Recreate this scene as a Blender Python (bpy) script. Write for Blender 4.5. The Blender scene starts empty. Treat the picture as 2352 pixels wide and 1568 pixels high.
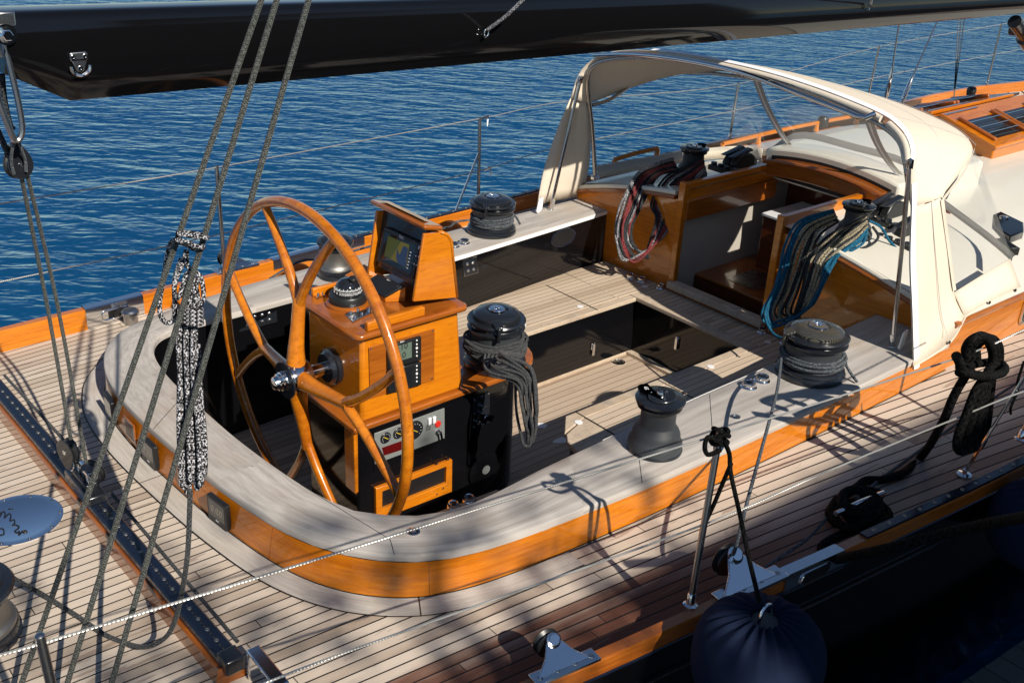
import bpy, math, random
import numpy as np
from mathutils import Vector as V, Matrix
random.seed(7)
sc = bpy.context.scene
# ------------------------------------------------------------------ camera
YAW, PIT, ROL, FOC, CAMH = 0.840182, 0.446703, -0.0557126, 2405.643, 2.6
_f = np.array([math.cos(PIT)*math.cos(YAW), math.cos(PIT)*math.sin(YAW), -math.sin(PIT)])
_r = np.array([math.sin(YAW), -math.cos(YAW), 0.])
_d = np.cross(_f, _r)
RR = np.array([math.cos(ROL)*_r+math.sin(ROL)*_d, -math.sin(ROL)*_r+math.cos(ROL)*_d, _f])
CC = np.array([0., 0., CAMH])
cam = bpy.data.cameras.new('camera'); camo = bpy.data.objects.new('camera', cam)
sc.collection.objects.link(camo)
M = Matrix(((RR[0][0], -RR[1][0], -RR[2][0], 0), (RR[0][1], -RR[1][1], -RR[2][1], 0), (RR[0][2], -RR[1][2], -RR[2][2], CAMH), (0, 0, 0, 1)))
camo.matrix_world = M
cam.sensor_width = 36; cam.lens = FOC*36/2352; cam.clip_start = .05; cam.clip_end = 9000
sc.camera = camo
# ------------------------------------------------------------------ light
LDIR = V((.08, 1, -.78)).normalized()
SUN_EL = math.asin(-LDIR.z)
w = bpy.data.worlds.new('World'); sc.world = w; w.use_nodes = True
nt = w.node_tree; bg = nt.nodes['Background']
sky = nt.nodes.new('ShaderNodeTexSky'); sky.sky_type = 'NISHITA'; sky.sun_disc = False
sky.sun_elevation = SUN_EL; sky.sun_rotation = math.radians(184); sky.air_density = 1.0; sky.dust_density = 0.; sky.ozone_density = 2.2
nt.links.new(sky.outputs[0], bg.inputs[0]); bg.inputs[1].default_value = .065
sun = bpy.data.lights.new('sun', 'SUN'); suno = bpy.data.objects.new('sun', sun); sc.collection.objects.link(suno)
sun.energy = 5.0; sun.angle = math.radians(.55); sun.color = (1, .93, .82)
suno.rotation_euler = LDIR.to_track_quat('-Z', 'Y').to_euler(); suno.location = (0, -6, 12)
sc.view_settings.view_transform = 'Standard'; sc.view_settings.look = 'None'; sc.view_settings.gamma = 1
sc.view_settings.exposure = .3
# ------------------------------------------------------------------ measuring helpers: a point of the photograph (2352 wide) on a plane
def ray(u, v): return RR.T @ np.array([(u-1176)/FOC, (v-784)/FOC, 1.])
def PZ(q, z): d = ray(*q); return V(CC+d*(z-CAMH)/d[2])
def PY(q, y): d = ray(*q); return V(CC+d*y/d[1])
def PX(q, x): d = ray(*q); return V(CC+d*x/d[0])
def PD(q, dep): return V(CC+ray(*q)*dep)
def PP(q, p, n): d = ray(*q); n = np.array(n); return V(CC+d*float(np.dot(np.array(p)-CC, n)/np.dot(d, n)))
def Zm(x0, y0, s): return lambda a, b: ((x0+s*a)/1.7415, (y0+s*b)/1.7415)
k9 = 1366/2351
d1, d2, d3 = Zm(0, 0, k9), Zm(1366, 0, k9), Zm(2732, 0, k9)
d4, d5, d6 = Zm(0, 911, k9), Zm(1366, 911, k9), Zm(2732, 911, k9)
d7, d8, d9 = Zm(0, 1820, k9), Zm(1366, 1820, k9), Zm(2732, 1820, k9)
dw, dt, dp = Zm(850, 1100, .625), Zm(1150, 780, 750/2262), Zm(1350, 1300, 800/1608)
dk, dc2, dr = Zm(2700, 500, 1000/1568), Zm(1600, 700, 900/2352), Zm(3100, 1300, 996/1952)
da, db, dc = Zm(2100, 180, 900/2016), Zm(3000, 200, 1096/2352), Zm(3400, 700, 696/1213)
# ------------------------------------------------------------------ mesh builder
class MB:
    def __init__(s): s.v = []; s.f = []; s.u = []
    def add(s, vs, fs, us=None):
        o = len(s.v); s.v += [tuple(p) for p in vs]
        for i, f in enumerate(fs):
            s.f.append([k+o for k in f]); s.u.append(us[i] if us else [(0, 0)]*len(f))
        return s
    def box(s, c, size, rot=None):
        hx, hy, hz = (a/2 for a in size)
        P = [V((x*hx, y*hy, z*hz)) for x in (-1, 1) for y in (-1, 1) for z in (-1, 1)]
        if rot is not None: P = [rot @ p for p in P]
        P = [p+V(c) for p in P]
        return s.add(P, [(0, 1, 3, 2), (4, 6, 7, 5), (0, 4, 5, 1), (2, 3, 7, 6), (0, 2, 6, 4), (1, 5, 7, 3)])
    def bar(s, a, b, wd, hg, up=(0, 0, 1)):
        a, b = V(a), V(b); x = (b-a); L = x.length; x.normalize(); y = V(up).cross(x).normalized(); z = x.cross(y)
        return s.box((a+b)/2, (L, wd, hg), Matrix((x, y, z)).transposed())
    def tube(s, path, r, n=8, closed=False, caps=True, flat=1.0):
        P = [V(p) for p in path]; m = len(P)
        if m < 2: return s
        R = r if isinstance(r, (list, tuple)) else [r]*m
        T = []
        for i in range(m):
            a = P[(i-1) % m] if (closed or i > 0) else P[i]; b = P[(i+1) % m] if (closed or i < m-1) else P[i]
            t = (b-a); T.append(t.normalized() if t.length > 1e-9 else V((0, 0, 1)))
        u = V((0, 0, 1)).cross(T[0])
        if u.length < .15: u = V((1, 0, 0)).cross(T[0])
        u.normalize(); vs = []; ln = [0]
        for i in range(m):
            u = (u-T[i]*u.dot(T[i])).normalized(); w_ = T[i].cross(u)
            for k in range(n):
                a = 2*math.pi*k/n
                vs.append(P[i]+(u*math.cos(a)+w_*(math.sin(a)*flat))*R[i])
            if i: ln.append(ln[-1]+(P[i]-P[i-1]).length)
        fs = []; us = []
        for i in range(m if closed else m-1):
            j = (i+1) % m; l0 = ln[i]; l1 = ln[j] if j else ln[-1]+(P[0]-P[-1]).length
            for k in range(n):
                q = (k+1) % n
                fs.append((i*n+k, i*n+q, j*n+q, j*n+k)); us.append([(l0, k/n), (l0, (k+1)/n), (l1, (k+1)/n), (l1, k/n)])
        if caps and not closed:
            fs.append(tuple(range(n))[::-1]); us.append([(0, 0)]*n); fs.append(tuple((m-1)*n+k for k in range(n))); us.append([(0, 0)]*n)
        return s.add(vs, fs, us)
    def lathe(s, prof, c=(0, 0, 0), axis=(0, 0, 1), n=32):
        z = V(axis).normalized(); x = V((1, 0, 0)) if abs(z.x) < .9 else V((0, 1, 0)); x = (x-z*x.dot(z)).normalized(); y = z.cross(x)
        vs = []; c = V(c)
        for (r, h) in prof:
            for k in range(n):
                a = 2*math.pi*k/n; vs.append(c+z*h+(x*math.cos(a)+y*math.sin(a))*max(r, 1e-5))
        fs = [(i*n+k, i*n+(k+1) % n, (i+1)*n+(k+1) % n, (i+1)*n+k) for i in range(len(prof)-1) for k in range(n)]
        if prof[0][0] > 1e-4: fs.append(tuple(range(n))[::-1])
        if prof[-1][0] > 1e-4: fs.append(tuple((len(prof)-1)*n+k for k in range(n)))
        return s.add(vs, fs)
    def prism(s, poly, vec):          # closed 3-D polygon pushed along a vector
        n = len(poly); P = [V(p) for p in poly]; vec = V(vec); Q = [p+vec for p in P]
        return s.add(P+Q, [tuple(range(n))[::-1], tuple(range(n, 2*n))]+[(k, (k+1) % n, n+(k+1) % n, n+k) for k in range(n)])
    def rows(s, R, cu=False, cv=False):   # lofted sheet from equal-length rows
        m, n = len(R), len(R[0]); vs = [p for r in R for p in r]
        fs = [(i*n+k, i*n+(k+1) % n, ((i+1) % m)*n+(k+1) % n, ((i+1) % m)*n+k) for i in range(m if cv else m-1) for k in range(n if cu else n-1)]
        us = [[(k, i), (k+1, i), (k+1, i+1), (k, i+1)] for i in range(m if cv else m-1) for k in range(n if cu else n-1)]
        us = [[(a/max(1, n-1), b/max(1, m-1)) for a, b in q] for q in us]
        return s.add(vs, fs, us)
    def build(s, name, mat, parent=None, smooth=40, bev=0, solid=0, sub=0, fix=True):
        me = bpy.data.meshes.new(name); off = V((0, 0, 0))
        root = parent
        while root is not None: off += root.location; root = root.parent
        if parent is None and s.v:
            xs = np.array(s.v); off = V(((xs[:, 0].min()+xs[:, 0].max())/2, (xs[:, 1].min()+xs[:, 1].max())/2, xs[:, 2].min()))
        me.from_pydata([tuple(V(p)-off) for p in s.v], [], s.f)
        uv = me.uv_layers.new(name='UVMap'); i = 0
        flat = [c for f in s.u for q in f for c in q]; uv.data.foreach_set('uv', flat)
        if fix:
            import bmesh
            b = bmesh.new(); b.from_mesh(me); bmesh.ops.recalc_face_normals(b, faces=b.faces); b.to_mesh(me); b.free()
        if smooth:
            me.polygons.foreach_set('use_smooth', [True]*len(me.polygons)); me.set_sharp_from_angle(angle=math.radians(smooth))
        me.materials.append(mat)
        o = bpy.data.objects.new(name, me); sc.collection.objects.link(o)
        if parent is None: o.location = off
        else: o.parent = parent
        if solid:
            q = o.modifiers.new('solid', 'SOLIDIFY'); q.thickness = solid; q.offset = 0
        if bev:
            q = o.modifiers.new('bevel', 'BEVEL'); q.width = bev; q.segments = 2; q.limit_method = 'ANGLE'; q.angle_limit = math.radians(35); q.harden_normals = False
        if sub:
            q = o.modifiers.new('sub', 'SUBSURF'); q.levels = sub; q.render_levels = sub
        return o
def tag(o, label=None, cat=None, group=None, kind=None):
    if label: o['label'] = label
    if cat: o['category'] = cat
    if group: o['group'] = group
    if kind: o['kind'] = kind
    return o
def thing(name, loc, label, cat, group=None):
    o = bpy.data.objects.new(name, None); sc.collection.objects.link(o); o.location = loc; o.empty_display_size = .1
    return tag(o, label, cat, group)
def dup(o, parent=None):
    c = o.copy(); sc.collection.objects.link(c); c.parent = parent
    for ch in list(o.children): dup(ch, c)
    return c
def cat(P, k=6, closed=False):        # Catmull-Rom through points
    P = [V(p) for p in P]; n = len(P); out = []
    for i in range(n if closed else n-1):
        a, b, c, d = (P[(i-1) % n], P[i], P[(i+1) % n], P[(i+2) % n]) if closed else (P[max(0, i-1)], P[i], P[i+1], P[min(n-1, i+2)])
        for j in range(k):
            t = j/k
            out.append(.5*((2*b)+(c-a)*t+(2*a-5*b+4*c-d)*t*t+(3*b-a-3*c+d)*t**3))
    if not closed: out.append(P[-1])
    return out
def interp(tab, x): return float(np.interp(x, [a for a, _ in tab], [b for _, b in tab]))
def rrect(c, ax, ay, wx, wy, r, k=4):  # rounded rectangle outline in the plane of ax, ay
    c, ax, ay = V(c), V(ax).normalized(), V(ay).normalized(); out = []
    for sx, sy, a0 in ((1, 1, 0), (-1, 1, 90), (-1, -1, 180), (1, -1, 270)):
        for j in range(k+1):
            a = math.radians(a0+90*j/k); out.append(c+ax*(sx*(wx/2-r)+r*math.cos(a))+ay*(sy*(wy/2-r)+r*math.sin(a)))
    return out
# ------------------------------------------------------------------ materials
class NB:
    def __init__(s, name):
        s.m = bpy.data.materials.new(name); s.m.use_nodes = True; s.t = s.m.node_tree; s.n = s.t.nodes
        s.bs = s.n['Principled BSDF']; s.out = s.n['Material Output']
    def node(s, typ, **kw):
        q = s.n.new(typ)
        for k, v in kw.items(): setattr(q, k, v)
        return q
    def put(s, sock, v):
        if hasattr(v, 'is_output') or isinstance(v, bpy.types.NodeSocket): s.t.links.new(v, sock)
        elif isinstance(v, (tuple, list)) and len(v) == 3 and sock.type == 'RGBA': sock.default_value = (*v, 1)
        else: sock.default_value = v
    def set(s, **kw):
        for k, v in kw.items(): s.put(s.bs.inputs[k.replace('_', ' ')], v)
        return s
    def math(s, op, a, b=0.0, c=0.0):
        q = s.node('ShaderNodeMath', operation=op); s.put(q.inputs[0], a); s.put(q.inputs[1], b); s.put(q.inputs[2], c); return q.outputs[0]
    def mix(s, f, a, b, mode='MIX'):
        q = s.node('ShaderNodeMix', data_type='RGBA', blend_type=mode); s.put(q.inputs[0], f); s.put(q.inputs[6], a); s.put(q.inputs[7], b); return q.outputs[2]
    def ramp(s, v, *st):
        q = s.node('ShaderNodeValToRGB'); e = q.color_ramp.elements
        for i, (p, c) in enumerate(st):
            if i > 1: e.new(p)
            e[i].position = p; e[i].color = (*c, 1) if isinstance(c, tuple) else (c, c, c, 1)
        s.put(q.inputs[0], v); return q.outputs[0]
    def pos(s): return s.node('ShaderNodeNewGeometry').outputs['Position']
    def obj(s): return s.node('ShaderNodeTexCoord').outputs['Object']
    def uv(s): return s.node('ShaderNodeTexCoord').outputs['UV']
    def xyz(s, v):
        q = s.node('ShaderNodeSeparateXYZ'); s.put(q.inputs[0], v); return q.outputs
    def vec(s, x, y, z):
        q = s.node('ShaderNodeCombineXYZ')
        for i, k in enumerate((x, y, z)): s.put(q.inputs[i], k)
        return q.outputs[0]
    def scale(s, v, sc_):
        q = s.node('ShaderNodeVectorMath', operation='MULTIPLY'); s.put(q.inputs[0], v); q.inputs[1].default_value = sc_; return q.outputs[0]
    def noise(s, v, scale=1, detail=3, rough=.55, dist=0, out=0):
        q = s.node('ShaderNodeTexNoise'); s.put(q.inputs['Vector'], v); q.inputs['Scale'].default_value = scale
        q.inputs['Detail'].default_value = detail; q.inputs['Roughness'].default_value = rough; q.inputs['Distortion'].default_value = dist; return q.outputs[out]
    def bump(s, h, strength=.3, dist=.01):
        q = s.node('ShaderNodeBump'); s.put(q.inputs['Height'], h); q.inputs['Strength'].default_value = strength; q.inputs['Distance'].default_value = dist
        s.t.links.new(q.outputs[0], s.bs.inputs['Normal']); return s
def plain(name, col, rough=.5, metal=0., coat=0., spec=.5, var=.12, vs=30., bump=0., bscale=200.):
    b = NB(name); o = b.obj()
    n = b.noise(o, vs, 4)
    b.set(Base_Color=b.mix(n, tuple(c*(1-var) for c in col), tuple(min(1, c*(1+var)) for c in col)), Roughness=b.math('MULTIPLY_ADD', n, .12*rough, rough*.94), Metallic=metal, Coat_Weight=coat, Specular_IOR_Level=spec)
    if bump: b.bump(b.noise(o, bscale, 2), bump, .002)
    return b.m
def chrome(name, col=(.62, .63, .65), rough=.1):
    b = NB(name); n = b.noise(b.obj(), 25, 4)
    b.set(Base_Color=col, Metallic=1., Roughness=b.math('MULTIPLY_ADD', n, .08, rough-.03)); return b.m
def planks(name, mode, wdt, seam=.0035, grey=((.62, .54, .455), (.44, .36, .285)), joint=2.2, brown=None, rough=.75, seamc=(.012, .011, .011)):
    b = NB(name); p = b.pos(); x, y, z = b.xyz(p)
    if mode == 'deck':      # planks sprung along the rails, aft and side decks
        k = b.math('MULTIPLY', b.math('SUBTRACT', 3.75, y), .065); t = b.math('MULTIPLY_ADD', k, b.math('SUBTRACT', x, 1.2), y); a = x
    elif mode == 'x': t, a = y, x
    else: t, a = x, y
    q = b.math('DIVIDE', t, wdt); i = b.math('FLOOR', q); fr = b.math('SUBTRACT', q, i)
    wn = b.node('ShaderNodeTexWhiteNoise', noise_dimensions='1D'); b.put(wn.inputs['W'], i)
    s = b.math('MULTIPLY_ADD', wn.outputs[0], 7.3, b.math('DIVIDE', a, joint)); j = b.math('FLOOR', s); fj = b.math('SUBTRACT', s, j)
    w2 = b.node('ShaderNodeTexWhiteNoise', noise_dimensions='2D'); b.put(w2.inputs['Vector'], b.vec(i, j, 0))
    g = b.noise(b.vec(b.math('MULTIPLY', a, 3.), b.math('MULTIPLY', t, 90.), b.math('MULTIPLY', w2.outputs[0], 40.)), 1., 5, .65)
    blot = b.noise(b.scale(p, (2.2, 5, 3)), 1., 4, .6)
    col = b.mix(b.math('MULTIPLY_ADD', g, .7, b.math('MULTIPLY', blot, .3)), grey[0], grey[1])
    tone = b.ramp(w2.outputs[0], (0., (.70, .64, .59)), (.22, (.95, .92, .89)), (1., (1.08, 1.07, 1.06)))
    col = b.mix(1., col, tone, 'MULTIPLY')
    col = b.mix(b.math('MULTIPLY', b.math('GREATER_THAN', b.noise(b.scale(p, (9, 40, 9)), 1., 3), .66), .25), col, (.16, .11, .08))
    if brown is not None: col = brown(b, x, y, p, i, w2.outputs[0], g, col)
    e = seam/wdt
    m1 = b.math('MAXIMUM', b.math('LESS_THAN', fr, e), b.math('LESS_THAN', fj, .0035/joint))
    col = b.mix(m1, col, seamc)
    b.set(Base_Color=col, Roughness=rough, Specular_IOR_Level=.3)
    b.bump(b.math('SUBTRACT', b.math('MULTIPLY', g, .35), m1), .35, .003)
    return b.m
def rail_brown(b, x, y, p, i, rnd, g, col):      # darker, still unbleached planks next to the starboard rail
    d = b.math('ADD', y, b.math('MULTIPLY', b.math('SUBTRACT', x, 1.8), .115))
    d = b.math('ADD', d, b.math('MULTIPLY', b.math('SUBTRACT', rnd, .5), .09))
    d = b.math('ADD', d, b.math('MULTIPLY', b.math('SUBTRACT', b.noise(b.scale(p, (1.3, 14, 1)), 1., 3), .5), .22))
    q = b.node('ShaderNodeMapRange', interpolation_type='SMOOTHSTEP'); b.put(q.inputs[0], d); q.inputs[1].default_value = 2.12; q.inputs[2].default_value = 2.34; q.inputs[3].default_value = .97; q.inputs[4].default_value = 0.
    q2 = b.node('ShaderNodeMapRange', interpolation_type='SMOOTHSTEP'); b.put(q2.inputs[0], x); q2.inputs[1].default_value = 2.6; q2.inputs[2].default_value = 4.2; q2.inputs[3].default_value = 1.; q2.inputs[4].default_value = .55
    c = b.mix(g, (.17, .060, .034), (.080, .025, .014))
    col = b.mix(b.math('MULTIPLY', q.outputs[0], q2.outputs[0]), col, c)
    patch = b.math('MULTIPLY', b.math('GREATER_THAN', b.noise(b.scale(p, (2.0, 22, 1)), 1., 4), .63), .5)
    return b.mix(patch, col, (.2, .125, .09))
def bare(name, c0=(.50, .475, .45), c1=(.27, .25, .235), sc_=(2.2, 9, 9)):      # bleached solid teak
    b = NB(name); p = b.pos(); wp = b.node('ShaderNodeVectorMath', operation='ADD'); b.put(wp.inputs[0], p); b.put(wp.inputs[1], b.scale(b.noise(p, 1.3, 2, out=1), (.35, .35, .35)))
    g = b.noise(b.scale(wp.outputs[0], (10, 95, 60)), 1., 5, .65); g2 = b.noise(b.scale(wp.outputs[0], (4, 26, 30)), 1., 3, .5, 1.2); big = b.noise(p, 2.6, 5, .6)
    f = b.math('ADD', b.math('MULTIPLY', g, .55), b.math('MULTIPLY', g2, .35))
    col = b.mix(b.ramp(f, (.3, 0.), (.62, 1.)), c0, c1); col = b.mix(b.math('MULTIPLY', b.ramp(big, (.52, 0.), (.70, 1.)), .5), col, (.34, .225, .13))
    col = b.mix(b.math('MULTIPLY', b.ramp(b.noise(p, 5.5, 4), (.55, 0.), (.68, 1.)), .4), col, (.19, .175, .17))
    col = b.mix(b.math('MULTIPLY', b.math('GREATER_THAN', b.noise(b.scale(p, (18, 40, 20)), 1., 2), .73), .6), col, (.12, .08, .06))
    b.set(Base_Color=col, Roughness=.8, Specular_IOR_Level=.25); b.bump(f, .25, .002); return b.m
def bent(name, length, width, c0=(.52, .48, .44), c1=(.29, .26, .235)):      # laminated capping: the grain follows the curve, board by board
    b = NB(name); u, v, _ = b.xyz(b.uv()); p = b.pos(); a = b.math('MULTIPLY', u, length); t = b.math('MULTIPLY', v, width)
    i = b.math('FLOOR', b.math('MULTIPLY', u, 7.3)); wn = b.node('ShaderNodeTexWhiteNoise', noise_dimensions='1D'); b.put(wn.inputs['W'], i)
    w = b.math('MULTIPLY', wn.outputs[0], 9.); t2 = b.math('ADD', t, b.math('MULTIPLY', b.noise(b.vec(b.math('MULTIPLY', a, 2.), b.math('MULTIPLY', t, 5.), w), 1., 2), .03))
    g = b.noise(b.vec(b.math('MULTIPLY', a, 3.5), b.math('MULTIPLY', t2, 110.), w), 1., 5, .68); g2 = b.noise(b.vec(b.math('MULTIPLY', a, 1.4), b.math('MULTIPLY', t2, 34.), w), 1., 3, .5)
    f = b.math('ADD', b.math('MULTIPLY', g, .6), b.math('MULTIPLY', g2, .4)); col = b.mix(b.ramp(f, (.36, 0.), (.66, 1.)), c0, c1)
    big = b.noise(p, 1.9, 5, .6); col = b.mix(b.math('MULTIPLY', b.ramp(big, (.52, 0.), (.72, 1.)), .4), col, (.36, .25, .155))
    col = b.mix(b.math('MULTIPLY', wn.outputs[0], .16), col, (.36, .32, .27))
    col = b.mix(b.math('MULTIPLY', b.math('GREATER_THAN', b.noise(b.scale(p, (14, 30, 20)), 1., 2), .75), .55), col, (.13, .09, .065))
    b.set(Base_Color=col, Roughness=.8, Specular_IOR_Level=.25); b.bump(f, .3, .002); return b.m
def varnish(name, a=(.64, .20, .006), c=(.44, .115, .004), sc_=(4, 4, 70), coat=1., rough=.28):
    b = NB(name); p = b.pos(); g = b.noise(b.scale(p, sc_), 1., 5, .6, .4); big = b.noise(b.scale(p, tuple(q*.12 for q in sc_)), 1., 3)
    f = b.math('ADD', b.math('MULTIPLY', g, .6), b.math('MULTIPLY', big, .45))
    st = b.noise(b.scale(p, tuple(q*3.2 for q in sc_)), 1., 2)
    col = b.mix(b.ramp(f, (.38, 0.), (.66, 1.)), a, c); col = b.mix(b.math('MULTIPLY', b.math('GREATER_THAN', st, .62), .35), col, tuple(q*.55 for q in c))
    b.set(Base_Color=col, Roughness=rough, Coat_Weight=coat, Coat_Roughness=.05, Specular_IOR_Level=.3)
    nb = b.node('ShaderNodeBump'); b.put(nb.inputs['Height'], b.noise(p, 14, 2)); nb.inputs['Strength'].default_value = .05; nb.inputs['Distance'].default_value = .01
    b.t.links.new(nb.outputs[0], b.bs.inputs['Coat Normal']); return b.m
def gloss(name, col=(.004, .004, .005), rough=.06, wob=.04, wsc=3.):
    b = NB(name); p = b.pos(); b.set(Base_Color=col, Roughness=b.math('MULTIPLY_ADD', b.noise(p, 60, 3), .05, rough), Specular_IOR_Level=.5)
    return b.bump(b.noise(p, wsc, 2), wob, .02).m
def rope(name, cols, r=.008, cover=.5, pitch=2.2, ramp_at=.5, rough=.85):
    # braided cover: two crossing sets of strands wound round the rope (u along, v around)
    b = NB(name); u, v, _ = b.xyz(b.uv()); L = 2*math.pi*r*pitch/14
    p1 = b.math('FRACT', b.math('ADD', b.math('DIVIDE', u, L*2), b.math('MULTIPLY', v, 4.))); p2 = b.math('FRACT', b.math('SUBTRACT', b.math('DIVIDE', u, L*2), b.math('MULTIPLY', v, 4.)))
    h = b.math('MAXIMUM', b.math('PINGPONG', p1, .5), b.math('PINGPONG', p2, .5))
    sp = b.noise(b.vec(b.math('MULTIPLY', u, 1.1/L), b.math('MULTIPLY', v, 7.), b.math('MULTIPLY', u, .6/L)), 1., 2)
    col = b.mix(b.math('GREATER_THAN', sp, ramp_at), cols[0], cols[1])
    if len(cols) > 2: col = b.mix(b.math('GREATER_THAN', p1, .72), col, cols[2])
    col = b.mix(b.math('MULTIPLY', b.math('LESS_THAN', h, .3), .75), col, tuple(q*.3 for q in cols[0]))
    b.set(Base_Color=col, Roughness=rough, Specular_IOR_Level=.2 if cols[0][0] > .03 else .06, Sheen_Weight=.1 if cols[0][0] > .03 else 0.); b.bump(h, .7, r*.35); return b.m
def cloth(name, col, weave=900., var=.06, rough=.95, fold=0.):
    b = NB(name); o = b.obj(); n = b.noise(o, 5, 4); col2 = b.mix(n, tuple(c*(1-var) for c in col), tuple(min(1, c*(1+var)) for c in col))
    b.set(Base_Color=col2, Roughness=rough, Specular_IOR_Level=.15, Sheen_Weight=.0)
    h = b.math('ADD', b.math('MULTIPLY', b.noise(o, weave, 1), .15), b.math('MULTIPLY', b.noise(b.scale(o, (1, 1.6, .6)), 5, 3), fold)); b.bump(h, .35, .02 if fold else .002); return b.m
def clearsheet(name):
    b = NB(name); n = b.n; tr = b.node('ShaderNodeBsdfTransparent'); tr.inputs[0].default_value = (.93, .94, .95, 1)
    gl = b.node('ShaderNodeBsdfGlossy'); gl.inputs['Roughness'].default_value = .07; gl.inputs['Color'].default_value = (1, 1, 1, 1)
    bp = b.node('ShaderNodeBump'); b.put(bp.inputs['Height'], b.noise(b.scale(b.pos(), (1, 2, 1)), 2.2, 2)); bp.inputs['Strength'].default_value = .12; bp.inputs['Distance'].default_value = .03
    b.t.links.new(bp.outputs[0], gl.inputs['Normal'])
    df = b.node('ShaderNodeBsdfDiffuse'); df.inputs[0].default_value = (.8, .82, .84, 1)
    fr = b.node('ShaderNodeFresnel'); fr.inputs[0].default_value = 1.2; b.t.links.new(bp.outputs[0], fr.inputs['Normal'])
    m1 = b.node('ShaderNodeMixShader'); b.put(m1.inputs[0], b.math('MULTIPLY', b.ramp(b.noise(b.scale(b.pos(), (2, 6, 2)), 2.5, 4), (.45, 0.), (.8, 1.)), .03)); b.t.links.new(tr.outputs[0], m1.inputs[1]); b.t.links.new(df.outputs[0], m1.inputs[2])
    m2 = b.node('ShaderNodeMixShader'); b.put(m2.inputs[0], b.math('MINIMUM', b.math('MULTIPLY', fr.outputs[0], .4), .12)); b.t.links.new(m1.outputs[0], m2.inputs[1]); b.t.links.new(gl.outputs[0], m2.inputs[2])
    b.t.links.new(m2.outputs[0], b.out.inputs[0]); return b.m
M_ = {}
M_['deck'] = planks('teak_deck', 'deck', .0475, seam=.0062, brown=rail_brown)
M_['seat'] = planks('teak_seat', 'x', .047, grey=((.60, .50, .39), (.41, .32, .235)), joint=9.)
M_['sole'] = planks('teak_sole', 'x', .056, grey=((.52, .42, .325), (.36, .27, .20)), joint=9.)
M_['cap'] = bare('bleached_teak')
M_['edge'] = bare('bleached_teak_edge', (.56, .465, .36), (.38, .29, .205))
M_['capuv'] = bent('bleached_capping', 11., .33); M_['margin'] = bent('bleached_margin', 7., .10, (.56, .52, .47), (.36, .32, .28)); M_['var'] = varnish('varnished_teak')
M_['vary'] = varnish('varnished_teak_dark', (.40, .115, .012), (.24, .06, .006))
M_['varz'] = varnish('varnished_teak_light', (.64, .205, .007), (.50, .14, .005), (5, 5, 42))
M_['mahog'] = varnish('mahogany', (.17, .04, .012), (.09, .02, .007), (4, 4, 50), .6)
M_['wheel'] = varnish('wheel_teak', (.60, .19, .008), (.36, .09, .005), (9, 22, 22))
M_['black'] = gloss('black_gelcoat')
M_['boom'] = gloss('boom_black', (.0035, .0035, .004), .045, .03, 1.2)
M_['hull'] = gloss('black_topsides', (.002, .002, .0025), .12)
M_['white'] = plain('cream_gelcoat', (.74, .70, .60), .32, coat=.4, var=.03, vs=6)
M_['strip'] = plain('white_strip', (.85, .85, .84), .35, var=.02)
M_['sticker'] = plain('sticker_white', (.78, .78, .80), .5, var=.06, vs=150)
M_['chrome'] = chrome('polished_steel', (.72, .73, .75)); M_['mirror'] = chrome('mirror_plate', (.86, .9, .95), .06)
M_['steel'] = chrome('satin_steel', (.42, .42, .42), .27)
M_['silver'] = chrome('winch_silver', (.30, .29, .27), .5)
M_['alu'] = plain('black_alloy', (.012, .014, .018), .22, coat=.3, spec=.6)
M_['rubber'] = plain('drum_grip', (.035, .04, .045), .55, bump=.3, bscale=300)
M_['plastic'] = plain('black_plastic', (.012, .013, .014), .38)
M_['track'] = plain('track_anodised', (.006, .010, .022), .2, spec=.7)
M_['navyplate'] = plain('grey_plate', (.10, .12, .14), .4)
M_['panel'] = plain('grey_panel', (.19, .205, .20), .45)
M_['red'] = plain('red_button', (.62, .03, .02), .35)
M_['darkred'] = plain('dark_red_glass', (.09, .004, .004), .12, coat=.5)
M_['screen'] = plain('dark_screen', (.012, .014, .018), .08, coat=.6, var=.02)
M_['lcd'] = plain('lcd_green', (.11, .15, .12), .2)
M_['digit'] = plain('lcd_digit', (.33, .29, .22), .4)
M_['ink'] = plain('ink', (.008, .008, .009), .5)
M_['paint'] = plain('white_mark', (.75, .75, .75), .5)
M_['teal'] = plain('teal_sticker', (.25, .55, .5), .5)
M_['canvas'] = cloth('cream_canvas', (.70, .615, .50), fold=.35)
M_['canvasedge'] = cloth('white_binding', (.82, .82, .86))
M_['zip'] = cloth('zip_tape', (.52, .49, .46))
M_['clear'] = clearsheet('clear_vinyl')
M_['navy'] = cloth('navy_fleece', (.008, .014, .036), 1500, .2, fold=.3)
M_['grey_rope'] = rope('rope_grey', ((.032, .034, .031), (.105, .11, .098)), .0088, pitch=1., ramp_at=.5)
M_['fleck'] = rope('rope_fleck', ((.016, .016, .018), (.50, .49, .51)), .008, ramp_at=.52)
M_['sheet'] = rope('rope_blue_grey', ((.045, .055, .065), (.19, .21, .23)), .007, ramp_at=.56)
M_['blackrope'] = rope('rope_black', ((.005, .005, .005), (.011, .011, .011)), .018)
M_['charcoal'] = rope('rope_charcoal', ((.034, .036, .038), (.072, .075, .077)), .008)
M_['blue'] = rope('rope_blue', ((.012, .085, .16), (.04, .20, .32)), .007, ramp_at=.55)
M_['tan'] = rope('rope_tan', ((.05, .045, .035), (.42, .36, .24)), .007, ramp_at=.45)
M_['darkrope'] = rope('rope_dark', ((.02, .022, .025), (.055, .06, .065)), .007, ramp_at=.5)
M_['redrope'] = rope('rope_red', ((.06, .012, .014), (.26, .045, .045)), .007, ramp_at=.45)
M_['whitefleck'] = rope('rope_white_fleck', ((.05, .05, .055), (.42, .42, .44)), .007, ramp_at=.5)
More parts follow.
